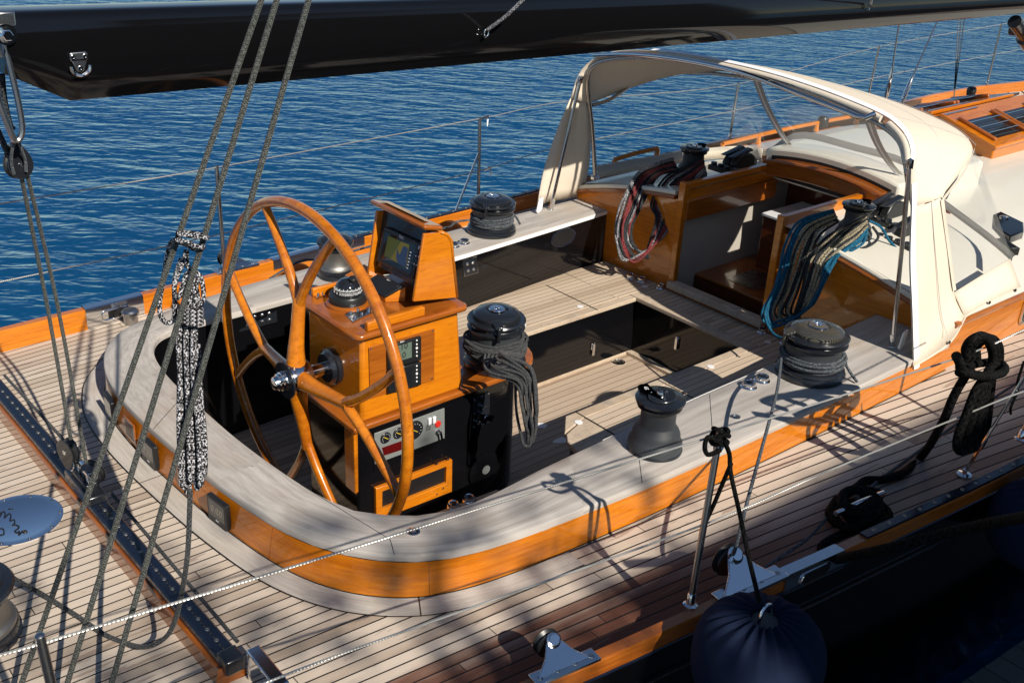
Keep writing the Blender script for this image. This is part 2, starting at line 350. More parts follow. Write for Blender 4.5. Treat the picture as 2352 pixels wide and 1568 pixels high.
def wire_mat():
    b = NB('stainless_wire'); u, v, _ = b.xyz(b.uv()); p = b.math('FRACT', b.math('ADD', b.math('DIVIDE', u, .010), b.math('MULTIPLY', v, 3.)))
    b.set(Base_Color=b.mix(b.math('PINGPONG', p, .5), (.40, .39, .36), (.66, .64, .60)), Metallic=.6, Roughness=.35); b.bump(b.math('PINGPONG', p, .5), .8, .002); return b.m
M_['wire'] = wire_mat()
def carbon():
    b = NB('carbon_weave'); x, y, _ = b.xyz(b.obj()); s = b.math('FRACT', b.math('DIVIDE', b.math('ADD', x, b.math('MULTIPLY', y, .55)), .0085))
    b.set(Base_Color=b.mix(b.math('GREATER_THAN', s, .5), (.012, .012, .011), (.085, .078, .06)), Roughness=.25, Coat_Weight=1., Coat_Roughness=.03); return b.m
M_['carbon'] = carbon()
def water():
    b = NB('sea'); p = b.pos()
    def wav(lx, ly, rot, det, d=.5):
        mp = b.node('ShaderNodeMapping', vector_type='TEXTURE'); b.put(mp.inputs[0], p); mp.inputs['Rotation'].default_value = (0, 0, math.radians(rot)); mp.inputs['Scale'].default_value = (lx, ly, 1); return b.noise(mp.outputs[0], 1., det, .5, d)
    h = b.math('ADD', b.math('MULTIPLY', wav(.46, .20, -40, 2), .9), b.math('MULTIPLY', wav(1.7, .7, -50, 2), 1.4)); h = b.math('ADD', h, b.math('MULTIPLY', wav(.17, .085, -25, 2), .2))
    gust = b.noise(b.scale(p, (.05, .11, 1)), 1., 3)
    bp = b.node('ShaderNodeBump'); b.put(bp.inputs['Height'], h); bp.inputs['Distance'].default_value = .085; b.put(bp.inputs['Strength'], b.math('MULTIPLY_ADD', gust, .9, .4))
    df = b.node('ShaderNodeBsdfDiffuse'); b.put(df.inputs[0], b.mix(gust, (.002, .034, .095), (.004, .064, .160)))
    gl = b.node('ShaderNodeBsdfGlossy'); gl.inputs['Roughness'].default_value = .06; gl.inputs['Color'].default_value = (.38, .64, 1., 1)
    fr = b.node('ShaderNodeFresnel'); fr.inputs[0].default_value = 1.33
    for q in (df, gl, fr): b.t.links.new(bp.outputs[0], q.inputs['Normal'])
    mx = b.node('ShaderNodeMixShader'); b.put(mx.inputs[0], fr.outputs[0]); b.t.links.new(df.outputs[0], mx.inputs[1]); b.t.links.new(gl.outputs[0], mx.inputs[2]); b.t.links.new(mx.outputs[0], b.out.inputs[0]); return b.m
M_['water'] = water()
def dock_mat():
    return planks('dock_boards', 'y', .14, seam=.006, grey=((.115, .115, .11), (.06, .06, .058)), joint=9., seamc=(.004, .004, .004))
M_['dock'] = dock_mat()
# ------------------------------------------------------------------ water, dock, yacht shell
NEAR = [(-2, 2.55), (.8, 2.05), (1.8, 1.91), (2.1, 1.863), (2.53, 1.81), (3.05, 1.742), (3.43, 1.695), (4.68, 1.562), (6.5, 1.47), (9, 1.52), (13, 2.05), (16, 2.85), (19, 3.85)]
FAR = [(-2, 5.3), (1.28, 5.49), (1.83, 5.52), (2.58, 5.58), (4.17, 5.71), (5.39, 5.80), (7.5, 6.03), (8.85, 6.06), (10.9, 6.07), (13.1, 6.1), (16, 5.4), (19, 3.87)]
NEARC = [(p.x, p.y) for p in cat([(a, b, 0) for a, b in NEAR], 5)]; FARC = [(p.x, p.y) for p in cat([(a, b, 0) for a, b in FAR], 5)]
def yn(x): return interp(NEARC, x)
def yf(x): return interp(FARC, x)
XS = list(np.linspace(-2, 12, 57))+[13, 14, 15, 16, 17, 18, 18.8]
WL = -1.25
m = MB(); m.add([(-3000, -400, WL), (4000, -400, WL), (4000, 6000, WL), (-3000, 6000, WL)], [(0, 1, 2, 3)])
tag(m.build('water', M_['water'], smooth=0), kind='structure')
m = MB(); m.prism([(-30, -6.6, -1.07), (40, -6.6, -1.07), (40, -1.5, -1.07), (4.7, 1.315, -1.07), (4.05, 1.366, -1.07), (1.0, 1.61, -1.07), (-30, 1.7, -1.07)], (0, 0, .22)); m.bar((-30, 1.58, -1.2), (1, 1.5, -1.2), .1, .3)
dock = tag(m.build('dock', M_['dock'], smooth=0), 'dark grey plank quay beside the black hull', 'dock', kind='structure')
yacht = thing('sailing_yacht', (7, 3.8, WL), 'classic black sailing yacht with varnished coamings and weathered teak decks', 'yacht')
# hull: topsides both sides, transom
m = MB(); rows = []
for x in XS:
    n_, f_ = yn(x), yf(x); cy = (n_+f_)/2; r = []
    for k in range(7):
        t = k/6; r.append((x, n_-.058+.02*t+(cy-n_)*(.03*t+.10*max(0, t-.6)), .036+(WL-.5-.036)*t))
    for k in range(6, -1, -1):
        t = k/6; r.append((x, f_+.058-.02*t-(f_-cy)*(.03*t+.10*max(0, t-.6)), .036+(WL-.5-.036)*t))
    rows.append(r)
m.rows(rows); m.add(rows[0], [tuple(range(14))]); hull = m.build('hull', M_['hull'], yacht, 30)
# rail (low bulwark) both sides with a cap, and their fittings
def rail(tab, sgn, top, name, wd=.055):
    m = MB(); R = []
    for x in XS:
        y = tab(x); R.append([(x, y, -.005), (x, y, top-.008), (x, y-sgn*.006*-1, top), (x, y+sgn*(wd-.006), top), (x, y+sgn*wd, top-.008), (x, y+sgn*(wd+.002), .036)])
    m.rows(R); return m.build(name, M_['var'], yacht, 30)
rail_s = rail(yn, -1, .10, 'rail'); rail_s.data.materials[0] = M_['vary']; rail_p = rail(yf, 1, .12, 'rail')  # starboard rail is the same wood; its shade is put into darker varnish
m = MB(); m.tube([(x, yn(x)-.063, -.105) for x in XS[6:]], .004, 6); m.build('cove_stripe', M_['steel'], yacht)
m = MB(); m.tube([(x, yn(x)-.06, .034) for x in XS], .005, 5); m.build('rail_seam', M_['track'], yacht)
def screw(name, parent, c, ax, r=.006, h=.003, mat='chrome'):
    m = MB(); m.lathe([(r, 0), (r*.9, h), (r*.45, h), (r*.4, h*.4), (0, h*.4)], c, ax, 12); return m.build(name, M_[mat], parent)
def strip_track(tab, sgn, x0, x1, top, n):
    m = MB(); R = []
    for x in np.linspace(x0, x1, 26):
        y = tab(x)+sgn*.027; R.append([(x, y-.021, top+.001), (x, y-.019, top+.010), (x, y+.019, top+.010), (x, y+.021, top+.001)])
    m.rows(R); a, b = R[0], R[-1]; m.add(a+b, [(0, 1, 2, 3), (7, 6, 5, 4)])
    t = m.build('genoa_track', M_['track'], yacht, 30)
    for x in np.linspace(x0+.06, x1-.06, n):
        screw('screw', t, (x, tab(x)+sgn*.027, top+.010), (0, 0, 1), .009, .004, 'silver')
    return t
strip_track(yn, -1, PZ((1975, 1222), .11).x, 7.5, .10, 40); strip_track(yf, 1, 3.45, 7.2, .12, 30)
# ---- cockpit coaming outline (top, z = .17)
OUT = [(5.42, 2.36), (4.5, 2.365), (3.9, 2.37), (3.18, 2.388), (2.70, 2.415), (2.302, 2.45), (2.046, 2.503), (1.861, 2.597), (1.70, 2.77), (1.590, 3.02), (1.525, 3.39), (1.493, 3.797), (1.480, 4.225), (1.505, 4.56), (1.571, 4.788), (1.65, 4.93), (1.763, 5.047), (1.932, 5.12), (2.116, 5.172), (2.563, 5.250), (3.097, 5.29), (4, 5.34), (5.44, 5.40)]
INN = [(5.42, 2.83), (5.0, 2.815), (4.46, 2.785), (3.63, 2.777), (2.75, 2.752), (2.45, 2.728), (2.264, 2.724), (2.120, 2.75), (2.018, 2.803), (1.92, 2.89), (1.848, 2.995), (1.788, 3.248), (1.750, 3.657), (1.743, 3.987), (1.745, 4.349), (1.768, 4.58), (1.805, 4.729), (1.859, 4.832), (1.939, 4.895), (2.086, 4.926), (2.277, 4.926), (2.521, 4.933), (2.748, 4.940), (3.4, 4.935), (3.876, 4.94), (4.823, 5.02), (5.44, 5.079)]
OC = cat([(a, b, 0) for a, b in OUT], 5); IC = cat([(a, b, 0) for a, b in INN], 5)
def off(C, d):      # offset an open plan curve sideways (positive = outwards on the starboard-aft-port path)
    out = []
    for i, p in enumerate(C):
        t = (C[min(i+1, len(C)-1)]-C[max(i-1, 0)]).normalized(); out.append(p+V((t.y, -t.x, 0))*-d)
    return out
_t = off(OC, .1); SG = 1 if (_t[60]-V((3.5, 3.9, 0))).length > (OC[60]-V((3.5, 3.9, 0))).length else -1
CT = .17
def at(C, z): return [V((p.x, p.y, z)) for p in C]
def along(C, n):
    L = [0]
    for a, b in zip(C, C[1:]): L.append(L[-1]+(b-a).length)
    return [V((float(np.interp(L[-1]*k/(n-1), L, [p.x for p in C])), float(np.interp(L[-1]*k/(n-1), L, [p.y for p in C])), 0)) for k in range(n)]
ka = [0, 45, 60, 75, 90, len(OC)-1]
def match(C, D, keys):      # inner stations matched to the outer curve between key stations
    o_, i_ = [], []
    for a, b in zip(keys, keys[1:]):
        ja = min(range(len(D)), key=lambda j: (D[j]-C[a]).length) if a else 0; jb = min(range(len(D)), key=lambda j: (D[j]-C[b]).length) if b < len(C)-1 else len(D)-1
        o_ += along(C[a:b+1], 31)[:-1]; i_ += along(D[ja:jb+1], 31)[:-1]
    return o_+[C[-1]], i_+[D[-1]]
OM, IM = match(OC, IC, ka)
def lz(t, z): return [V((a.x+(b.x-a.x)*t, a.y+(b.y-a.y)*t, z)) for a, b in zip(OM, IM)]
m = MB(); m.rows([lz(0, CT-.032), lz(0, CT-.009), lz(.008, CT-.003), lz(.025, CT)]+[lz(t, CT) for t in (.25, .5, .75)]+[lz(.975, CT), lz(.992, CT-.003), lz(1, CT-.009), lz(1, CT-.032)]); m.add([r for r in (lz(0, CT-.03)[0], lz(0, CT)[0], lz(1, CT)[0], lz(1, CT-.03)[0])], [(0, 1, 2, 3)]); capo = m.build('coaming_cap', M_['capuv'], yacht, 50)
for (ou, ov), (iu, iv) in (((906, 1273), (896, 1238)), ((896, 1238), (690, 1112)), ((1475, 1108), (1463, 1010)), ((352, 985), (425, 903)), ((1640, 1040), (1630, 905))):
    m = MB(); A_, B_ = PZ((ou, ov), CT+.0006), PZ((iu, iv), CT+.0006); m.bar(A_, B_, .0022, .001); m.build('scarf_joint', M_['track'], capo, 0)
def flare(C, z):
    out = []
    for i, p in enumerate(C):
        t = (C[min(i+1, len(C)-1)]-C[max(i-1, 0)]).normalized(); n_ = V((-t.y, t.x, 0)); out.append(V((p.x, p.y, z))+n_*(.045*max(0, n_.dot(V((-.8, -.6, 0))))**2*(1-max(0, z)/CT)-.004))
    return out
FB = flare(OC, 0.)
m = MB(); m.rows([flare(OC, z) for z in (-.004, .03, .06, .1, CT-.03)]); coam = m.build('coaming_panel', M_['var'], yacht, 40)
for ii_ in (33, 46, 57, 72):
    C_ = [flare(OC, z)[ii_] for z in (.002, .05, .1, CT-.034)]; m = MB(); m.tube([p+(p-V((3.5, 3.9, p.z))).normalized()*.0006 for p in C_], .0013, 4); m.build('panel_joint', M_['vary'], coam, 0)
m = MB(); lo = [V((p.x, p.y+(.13 if p.y > 4.5 and p.x < 3.2 else 0), -.69)) for p in IC]; m.rows([at(off(IC, .003*SG), CT-.031), lo]); m.build('coaming_liner', M_['black'], yacht, 40)
for C, a, b in ((IC, 0, 24), (IC, 110, 131)):
    sel = [p for p in off(IC, -.002*SG) if ((p.y > 4.5 and p.x > 3.0) if a else (p.y < 3 and p.x > 2.9))]
    m = MB(); m.rows([at(sel, CT-.003), at(sel, CT-.030), at([p+V((0, .012 if a else -.012, 0)) for p in sel], CT-.032)]); m.build('coaming_strip', M_['strip'], yacht, 40)
# margin board round the coaming, with black caulking lines
m = MB(); mb_o = off([V((p.x, p.y, 0)) for p in FB], .105*SG); sel = range(22, 96)
m.rows([[V((OC[i].x, OC[i].y, .004)) for i in range(len(OC)) if i in sel], [V((mb_o[i].x, mb_o[i].y, .004)) for i in range(len(OC)) if i in sel]]); m.build('margin_board', M_['margin'], yacht, 0)
m = MB(); mo = off([V((p.x, p.y, 0)) for p in FB], .106*SG); m.rows([[V((mo[i].x, mo[i].y, .0055)) for i in sel], [V((p.x, p.y, .0055)) for p in [off([V((p.x, p.y, 0)) for p in FB], .1115*SG)[i] for i in sel]]])
mi = off([V((p.x, p.y, 0)) for p in FB], .006*SG); m.rows([[V((mi[i].x, mi[i].y, .0055)) for i in range(len(OC))], [V((p.x, p.y, .0055)) for p in FB]]); 
for i in (34, 56, 76): a, b2 = V((OC[i].x, OC[i].y, .0055)), V((mo[i].x, mo[i].y, .0055)); t = (b2-a).normalized(); t = V((-t.y, t.x, 0))*.0022; m.add([a-t, b2-t, b2+t, a+t], [(0, 1, 2, 3)])
m.build('caulking', M_['ink'], yacht, 0)
# deck sheet with the cockpit and cabin cut out
m = MB(); xs = sorted(set([x for x in XS]+[p.x for p in OC]))
ring_s = [p for p in OC if p.y < 3.9]; ring_p = [p for p in OC if p.y >= 3.9]
ai = min(range(len(OC)), key=lambda i: OC[i].x); xa = OC[ai].x
cs = sorted([(p.x, p.y) for p in OC[:ai+1]]); cp = sorted([(p.x, p.y) for p in OC[ai:]])
def strip(fa, fb, X):
    m.rows([[(x, fa(x), 0), (x, (fa(x)+fb(x))/2, 0), (x, fb(x), 0)] for x in X])
strip(lambda x: yn(x)-.02, lambda x: yf(x)+.02, [-2, -1, 0, .5, 1, xa])
XA = [xa]+[x for x in np.linspace(xa+.01, 5.42, 40)]
strip(lambda x: yn(x)-.02, lambda x: interp(cs, x) if x > xa else OC[ai].y, XA); strip(lambda x: interp(cp, x) if x > xa else OC[ai].y, lambda x: yf(x)+.02, XA)
def cab_s(x): return interp([(5.42, 2.36), (7, 2.33), (9, 2.45), (11.5, 3.0), (12.5, 3.6)], x)
def cab_p(x): return interp([(5.42, 5.38), (7, 5.45), (9, 5.42), (11.5, 4.9), (12.5, 4.3)], x)
XB = list(np.linspace(5.42, 12.5, 26))
strip(lambda x: yn(x)-.02, cab_s, XB); strip(cab_p, lambda x: yf(x)+.02, XB); strip(lambda x: yn(x)-.02, lambda x: yf(x)+.02, [12.5, 13.5, 14.5, 16, 17.5, 18.8])
m.build('deck', M_['deck'], yacht, 0)
# ---- cockpit floor, seats, bridge deck
SZ, FZ = -.22, -.667
m = MB(); m.add([(1.6, 2.6, FZ), (5.3, 2.6, FZ), (5.3, 5.2, FZ), (1.6, 5.2, FZ)], [(0, 1, 2, 3)]); m.build('cockpit_sole', M_['sole'], yacht, 0)
def slab(name, poly, mat, th=.03, bev=.006, z=SZ): m = MB(); m.prism([(x, y, z-th) for x, y in poly], (0, 0, th)); return m.build(name, M_[mat], yacht, 30, bev=bev)
slab('cockpit_seat', [(3.0, 4.5), (4.995, 4.5), (4.995, 5.05), (3.0, 5.05)], 'seat')
slab('seat_edge', [(3.0, 4.425), (5.10, 4.425), (5.10, 4.497), (3.0, 4.497)], 'edge')
slab('cockpit_seat', [(3.64, 2.76), (5.42, 2.76), (5.42, 3.43), (3.64, 3.43)], 'seat')
slab('seat_edge', [(3.64, 3.433), (5.10, 3.433), (5.10, 3.505), (3.56, 3.505), (3.44, 3.38)], 'edge')
slab('seat_end', [(3.637, 2.76), (3.637, 3.43), (3.43, 3.36), (3.385, 3.30), (3.30, 2.95), (3.28, 2.76)], 'edge')
slab('bridge_deck', [(5.185, 3.433), (5.42, 3.433), (5.42, 5.05), (4.999, 5.05), (4.999, 4.5), (5.185, 4.5)], 'seat')
slab('seat_edge', [(5.105, 3.433), (5.182, 3.433), (5.182, 4.497), (5.105, 4.497)], 'edge')
m = MB(); m.add([(3.0, 4.455, SZ-.02), (5.14, 4.455, SZ-.02), (5.14, 4.455, FZ), (3.0, 4.455, FZ)], [(0, 1, 2, 3)]); m.build('seat_front', M_['black'], yacht, 0)
m = MB(); m.add([(5.135, 4.455, SZ-.02), (5.135, 3.47, SZ-.02), (5.135, 3.47, FZ), (5.135, 4.455, FZ)], [(0, 1, 2, 3)]); m.build('seat_front', M_['black'], yacht, 0)
m = MB(); m.rows([[(5.14, 3.475, z), (3.59, 3.475, z), (3.47, 3.36, z), (3.42, 3.27, z), (3.33, 2.95, z), (3.31, 2.74, z)] for z in (SZ-.02, FZ)]); m.build('seat_front', M_['black'], yacht, 0)
for g0, g1, gw in (((4.30, 2.76), (4.30, 3.505), .004), ((4.72, 4.425), (4.72, 4.94), .005), ((3.637, 2.9), (3.637, 3.5), .005)):
    m = MB(); m.bar((*g0, SZ+.002), (*g1, SZ+.002), gw, .004); m.build('hatch_gap', M_['ink'], yacht, 0)
m = MB(); m.bar((3.2, 4.478, FZ+.012), (5.12, 4.478, FZ+.012), .05, .025); m.bar((5.11, 3.5, FZ+.012), (5.11, 4.45, FZ+.012), .05, .025); m.build('floor_batten', M_['edge'], yacht)
# little step with filler caps by the helm seat
a = PZ(d8(1070, 232), FZ+.16); b = PZ(d8(650, 392), FZ+.16)
m = MB(); q = (b-a).normalized(); m.prism([a, b+q*.35, b+q*.35+V((.05, -.3, 0)), a+V((.05, -.3, 0))], (0, 0, -.16)); m.build('helm_step', M_['edge'], yacht, 30, bev=.006)
# ---- companionway bulkhead
XBK = 5.42
def roofz(y): return .515-.0865*(y-3.87)**2*1.25
ysb = list(np.linspace(2.36, 5.40, 33))
m = MB(); lft = [y for y in ysb if y > 4.40]; rgt = [y for y in ysb if y < 3.56]
m.prism([(XBK, 4.40, SZ-.05)]+[(XBK, 5.40, SZ-.05)]+[(XBK, y, roofz(y)-.045) for y in lft[::-1]]+[(XBK, 4.40, roofz(4.4)-.045)], (.03, 0, 0)); m.build('bulkhead', M_['var'], yacht, 30)
m = MB(); m.prism([(XBK, 2.36, SZ-.05)]+[(XBK, 3.56, SZ-.05)]+[(XBK, 3.56, roofz(3.56)-.045)]+[(XBK, y, roofz(y)-.045) for y in rgt[::-1]], (.03, 0, 0)); m.build('bulkhead', M_['var'], yacht, 30)
m = MB(); m.bar((5.40, 5.12, .10), (5.40, 5.12, SZ), .03, .09, (1, 0, 0)); m.build('bulkhead_batten', M_['black'], yacht, 30)
for ys in (lft, rgt):
    m = MB(); m.tube([(XBK-.004, y, roofz(y)-.035) for y in ys], .017, 8); m.build('bulkhead_moulding', M_['vary'], yacht)
    m = MB(); m.tube([(XBK+.004, y, roofz(y)-.004) for y in ys], .018, 8); m.build('roof_edge', M_['white'], yacht)
for y in (4.385, 3.578):
    m = MB(); m.box((XBK-.005, y, (.57+SZ)/2+.02), (.045, .052, .57-SZ-.04)); m.build('companionway_post', M_['var'], yacht, 30, bev=.006)
# slide rails running forward on the roof
for y, s in ((4.385, 1), (3.578, -1)):
    m = MB(); m.box((5.95, y, .50), (1.02, .045, .125)); r_ = m.build('hatch_rail', M_['var'], yacht, 30, bev=.005)
    m = MB(); m.box((5.93, y-.024*s, .52), (1.0, .003, .006)); m.build('metal_strip', M_['steel'], r_)
    m = MB(); m.box((5.93, y-.026*s, .37), (1.0, .03, .14)); m.build('hatch_coaming', M_['vary'], yacht, 30, bev=.004)
m = MB(); m.bar((XBK-.02, 4.39, SZ+.05), (XBK-.02, 3.57, SZ+.05), .085, .05); m.build('sill', M_['edge'], yacht, 30, bev=.008)
m = MB(); m.bar((XBK-.008, 4.42, SZ+.012), (XBK-.008, 2.85, SZ+.012), .05, .03); m.build('bulkhead_foot', M_['vary'], yacht, 30, bev=.005)
# sliding hatch and the cream hood it slides into
def arch(x, y0, y1, z0, rise, n=14): return [V((x, y0+(y1-y0)*k/n, z0+rise*(1-((2*k/n-1)**2)))) for k in range(n+1)]
m = MB(); lo = arch(6.30, 4.375, 3.44, .485, .03); hi = arch(6.30, 4.375, 3.44, .59, .05)
m.prism(hi+lo[::-1], (.5, 0, 0)); m.build('sliding_hatch', M_['vary'], yacht, 30, bev=.01)
m = MB(); m.tube([p+V((-.012, 0, .0)) for p in arch(6.30, 4.39, 3.42, .585, .05)], .016, 8); m.build('hatch_lip', M_['vary'], yacht)
m = MB(); oo = arch(6.40, 4.46, 3.37, .655, .06); m.prism([(6.40, 4.46, .44)]+oo+[(6.40, 3.37, .44)], (1.15, 0, 0)); m.build('hatch_hood', M_['white'], yacht, 30, bev=.022)
m = MB(); ii = arch(6.395, 4.405, 3.425, .61, .05); m.prism([(6.395, 4.405, .46)]+ii+[(6.395, 3.425, .46)], (.003, 0, 0)); m.build('hood_opening', M_['ink'], yacht, 0)
# ---- interior below the hatch
m = MB(); m.add([(5.45, 4.44, .45), (7.6, 4.44, .45), (7.6, 4.44, -1.2), (5.45, 4.44, -1.2)], [(0, 1, 2, 3)]); m.build('cabin_lining', plain('cabin_lining', (.46, .42, .36), .6), yacht, 0)
m = MB(); m.box((6.75, 3.95, -.35), (.05, 1.6, 1.7)); m.box((6.6, 3.2, -.3), (1.9, .05, 1.4)); m.build('cabin_panelling', M_['mahog'], yacht, 0)
m = MB(); m.box((6.35, 4.06, -.19), (1.25, .76, .02)); m.build('galley_counter', M_['vary'], yacht, 30, bev=.004)
m = MB(); m.box((6.45, 4.1, .23), (.5, .36, .02)); m.build('locker_top', M_['sticker'], yacht, 30, bev=.004)
m = MB(); m.box((6.45, 4.1, -.14), (.48, .34, .70)); m.build('locker', M_['mahog'], yacht, 30, bev=.01)
m = MB(); m.rows([rrect((6.0, 4.10, -.177), (1, 0, 0), (0, 1, 0), .34, .28, .05), rrect((6.0, 4.10, -.1785), (1, 0, 0), (0, 1, 0), .30, .24, .05), rrect((6.0, 4.10, -.1788), (1, 0, 0), (0, 1, 0), .26, .20, .05)], cu=True); m.add(rrect((6.0, 4.10, -.1788), (1, 0, 0), (0, 1, 0), .26, .20, .05), [tuple(range(20))]); m.build('sink', M_['steel'], yacht)
m = MB(); m.box((5.74, 4.06, -.7), (.03, .76, .99)); m.build('galley_front', M_['mahog'], yacht, 0)
m = MB(); m.add([(5.45, 2.6, -1.3), (8, 2.6, -1.3), (8, 5.3, -1.3), (5.45, 5.3, -1.3)], [(0, 1, 2, 3)]); m.build('cabin_sole', M_['vary'], yacht, 0)
# ---- cabin trunk: varnished sides, cream roof
m = MB(); R = []
XR = list(np.linspace(XBK, 12.5, 30))
def fallz(x): return interp([(5.42, 1), (9, .97), (11.5, .85), (12.5, .7)], x)
for x in XR:
    s_, p_ = cab_s(x), cab_p(x); c_ = (s_+p_)/2; h_ = (p_-s_)/2; r = []
    for k in range(25):
        t = -1+2*k/24; r.append((x, c_+t*h_, fallz(x)*(.515-.22*abs(t)**2.2)-.004))
    R.append(r)
def open_roof(q):   # leave the companionway open
    return not (q[0] < 6.38 and 3.57 < q[1] < 4.39)
mm = MB(); fs = []
n = 25
for i in range(len(XR)-1):
    for k in range(n-1):
        c_ = ((R[i][k][0]+R[i+1][k][0])/2, (R[i][k][1]+R[i][k+1][1])/2)
        if open_roof(c_): fs.append((i*n+k, i*n+k+1, (i+1)*n+k+1, (i+1)*n+k))
mm.add([p for r in R for p in r], fs); mm.build('cabin_roof', M_['white'], yacht, 40)
for fn, idx in ((cab_s, 0), (cab_p, -1)):
    m = MB(); m.rows([[(r[idx][0], r[idx][1], -.01) for r in R], [(r[idx][0], r[idx][1], r[idx][2]-.02) for r in R]]); side = m.build('cabin_side', M_['var'], yacht, 40)
    m = MB(); m.tube([(r[idx][0], r[idx][1], r[idx][2]-.012) for r in R], .02, 8); m.build('roof_moulding', M_['vary'], yacht)
    if idx == 0:
        for x in (6.62, 8.3):
            c0 = (x, fn(x)-.004, .165); m = MB(); m.prism(rrect(c0, (1, -.02, 0), (0, 0, 1), .75, .19, .04), (0, -.012, 0)); wn = m.build('window_frame', M_['chrome'], side, 30)
            m = MB(); m.prism(rrect((x, fn(x)-.017, .165), (1, -.02, 0), (0, 0, 1), .71, .16, .035), (0, -.002, 0)); m.build('window_pane', M_['screen'], wn, 30)
            if x < 7: m = MB(); m.prism(rrect((6.36, fn(6.36)-.021, .125), (1, 0, 0), (0, 0, 1), .055, .07, .004), (0, -.001, 0)); m.build('window_sticker', M_['teal'], wn)
# wooden hand rails along the roof edge
def handrail(pts, n, name='handrail'):
    m = MB(); P = [V(p) for p in pts]; top = [p+V((0, 0, .065)) for p in P]; C = cat(top, 6)
    m.tube(C, .019, 8)
    for i in range(n+1):
        k = int(i*(len(C)-1)/n); p = C[k]; t = (C[min(k+1, len(C)-1)]-C[max(0, k-1)]).normalized()
        m.tube([p-V((0, 0, .075)), p-V((0, 0, .05)), p], [.03, .022, .021], 8)
    return m.build(name, M_['varz'], yacht)
handrail([PZ(da(800, 1100), .37), PZ(da(1000, 1040), .40), PZ(da(1180, 1000), .42)], 1)
handrail([(7.0, 5.32, .33), (8.2, 5.36, .33), (9.4, 5.28, .33), (10.4, 5.0, .34)], 5)
# ------------------------------------------------------------------ winches
def rot2(p, c, a): x, y = p[0]-c[0], p[1]-c[1]; return (c[0]+x*math.cos(a)-y*math.sin(a), c[1]+x*math.sin(a)+y*math.cos(a), p[2])
def winch(label, c, R, H, kind='big', arm=200, group=None, top='alu', drum='rubber', base='alu'):
    t = thing('winch', c, label, 'winch', group); C = V(c)
    def L(name, prof, mat, par=t, n=48): m = MB(); m.lathe([(r*R, h*H) for r, h in prof], C, (0, 0, 1), n); return m.build(name, M_[mat], par, 35)
    if kind == 'big':
        L('base', [(.97, 0), (1., .02), (1., .09), (.96, .11), (.93, .125), (.93, .15), (.96, .165), (.9, .20), (.84, .22)], base)
        L('drum', [(.84, .2), (.80, .26), (.79, .58), (.82, .62)], drum)
        j = L('self_tailer', [(.80, .60), (.9, .64), (.92, .67), (.80, .70), (.78, .72), (.80, .745), (.93, .775), (.935, .80), (.90, .825), (.7, .83)], 'alu')
        for k in range(40):
            pass
        cp = L('cap', [(.75, .825), (.76, .85), (.745, .89), (.66, .93), (.42, .955), (.36, .955), (.34, .93), (.2, .93)], top)
        L('crown', [(.26, .93), (.26, .965), (.245, .975), (.10, .98), (.085, .965), (.085, .95), (0, .95)], 'chrome', cp, 24)
        a = math.radians(arm); u = V((math.cos(a), math.sin(a), 0)); s = V((-u.y, u.x, 0))
        m = MB(); m.prism([C+u*R*.55+s*R*.16+V((0, 0, H*.865)), C+u*R*.98+s*R*.12+V((0, 0, H*.80)), C+u*R*.98-s*R*.12+V((0, 0, H*.80)), C+u*R*.5-s*R*.28+V((0, 0, H*.875))], (0, 0, H*.06))
        m.bar(C+u*R*.93+V((0, 0, H*.85)), C+u*R*.93+V((0, 0, H*.60)), R*.2, R*.1, s); m.build('feeder_arm', M_[top], t, 30, bev=.006)
    elif kind == 'drum':
        L('base', [(1., 0), (1., .05), (.97, .06), (.97, .18), (.94, .21)], base); L('skirt', [(.94, .20), (.93, .26), (.87, .29), (.85, .31)], drum); L('drum', [(.85, .30), (.80, .36), (.79, .60), (.84, .67)], drum)
        L('self_tailer', [(.80, .64), (.88, .66), (.90, .70), (.80, .72), (.80, .74), (1., .78), (1.02, .82), (.98, .86), (.80, .875)], 'alu'); cp = L('cap', [(.82, .87), (.80, .91), (.6, .945), (.3, .955), (0, .955)], top); L('crown', [(.16, .95), (.16, .99), (.075, 1.0), (.07, .97), (0, .97)], 'chrome', cp, 24)
    else:
        L('base', [(1., 0), (1., .035), (.965, .05)], base); L('skirt', [(.98, .05), (.97, .15), (.90, .21), (.86, .24), (.86, .30), (.80, .36), (.70, .42), (.66, .45)], drum)
        L('drum', [(.66, .44), (.635, .50), (.63, .66), (.66, .72), (.74, .755)], drum)
        j = L('self_tailer', [(.74, .75), (.80, .765), (.81, .79), (.72, .805), (.70, .82), (.72, .835), (.89, .86), (.90, .895), (.85, .91)], 'alu')
        m = MB()
        for k in range(44):
            a = 2*math.pi*k/44; u = V((math.cos(a), math.sin(a), 0)); m.bar(C+u*R*.70+V((0, 0, .80*H)), C+u*R*.80+V((0, 0, .775*H)), R*.035, H*.03)
        m.build('teeth', M_['plastic'], j, 30)
        a = math.radians(arm); u = V((math.cos(a), math.sin(a), 0)); s = V((-u.y, u.x, 0)); P = []
        for k in range(17): b = math.radians(-100+200*k/16); P.append(C+(-u*math.cos(b)+s*math.sin(b))*R*.56)
        P += [C+u*R*.80-s*R*.22, C+u*R*.92-s*R*.06, C+u*R*.92+s*R*.08, C+u*R*.78+s*R*.24]; P = [p+V((0, 0, .905*H)) for p in P]
        m = MB(); m.prism(P[::-1], (0, 0, .05*H)); cp = m.build('feeder_arm', M_[top], t, 30, bev=.005)
        L('crown', [(.16, .95), (.16, 1.0), (.14, 1.015), (.075, 1.015), (.07, .98), (0, .98)], 'chrome', cp, 24)
        for k in range(3): screw('screw', cp, rot2((C.x+R*.34, C.y, C.z+.955*H), C, a+k*2.1+.5), (0, 0, 1), .006)
    return t
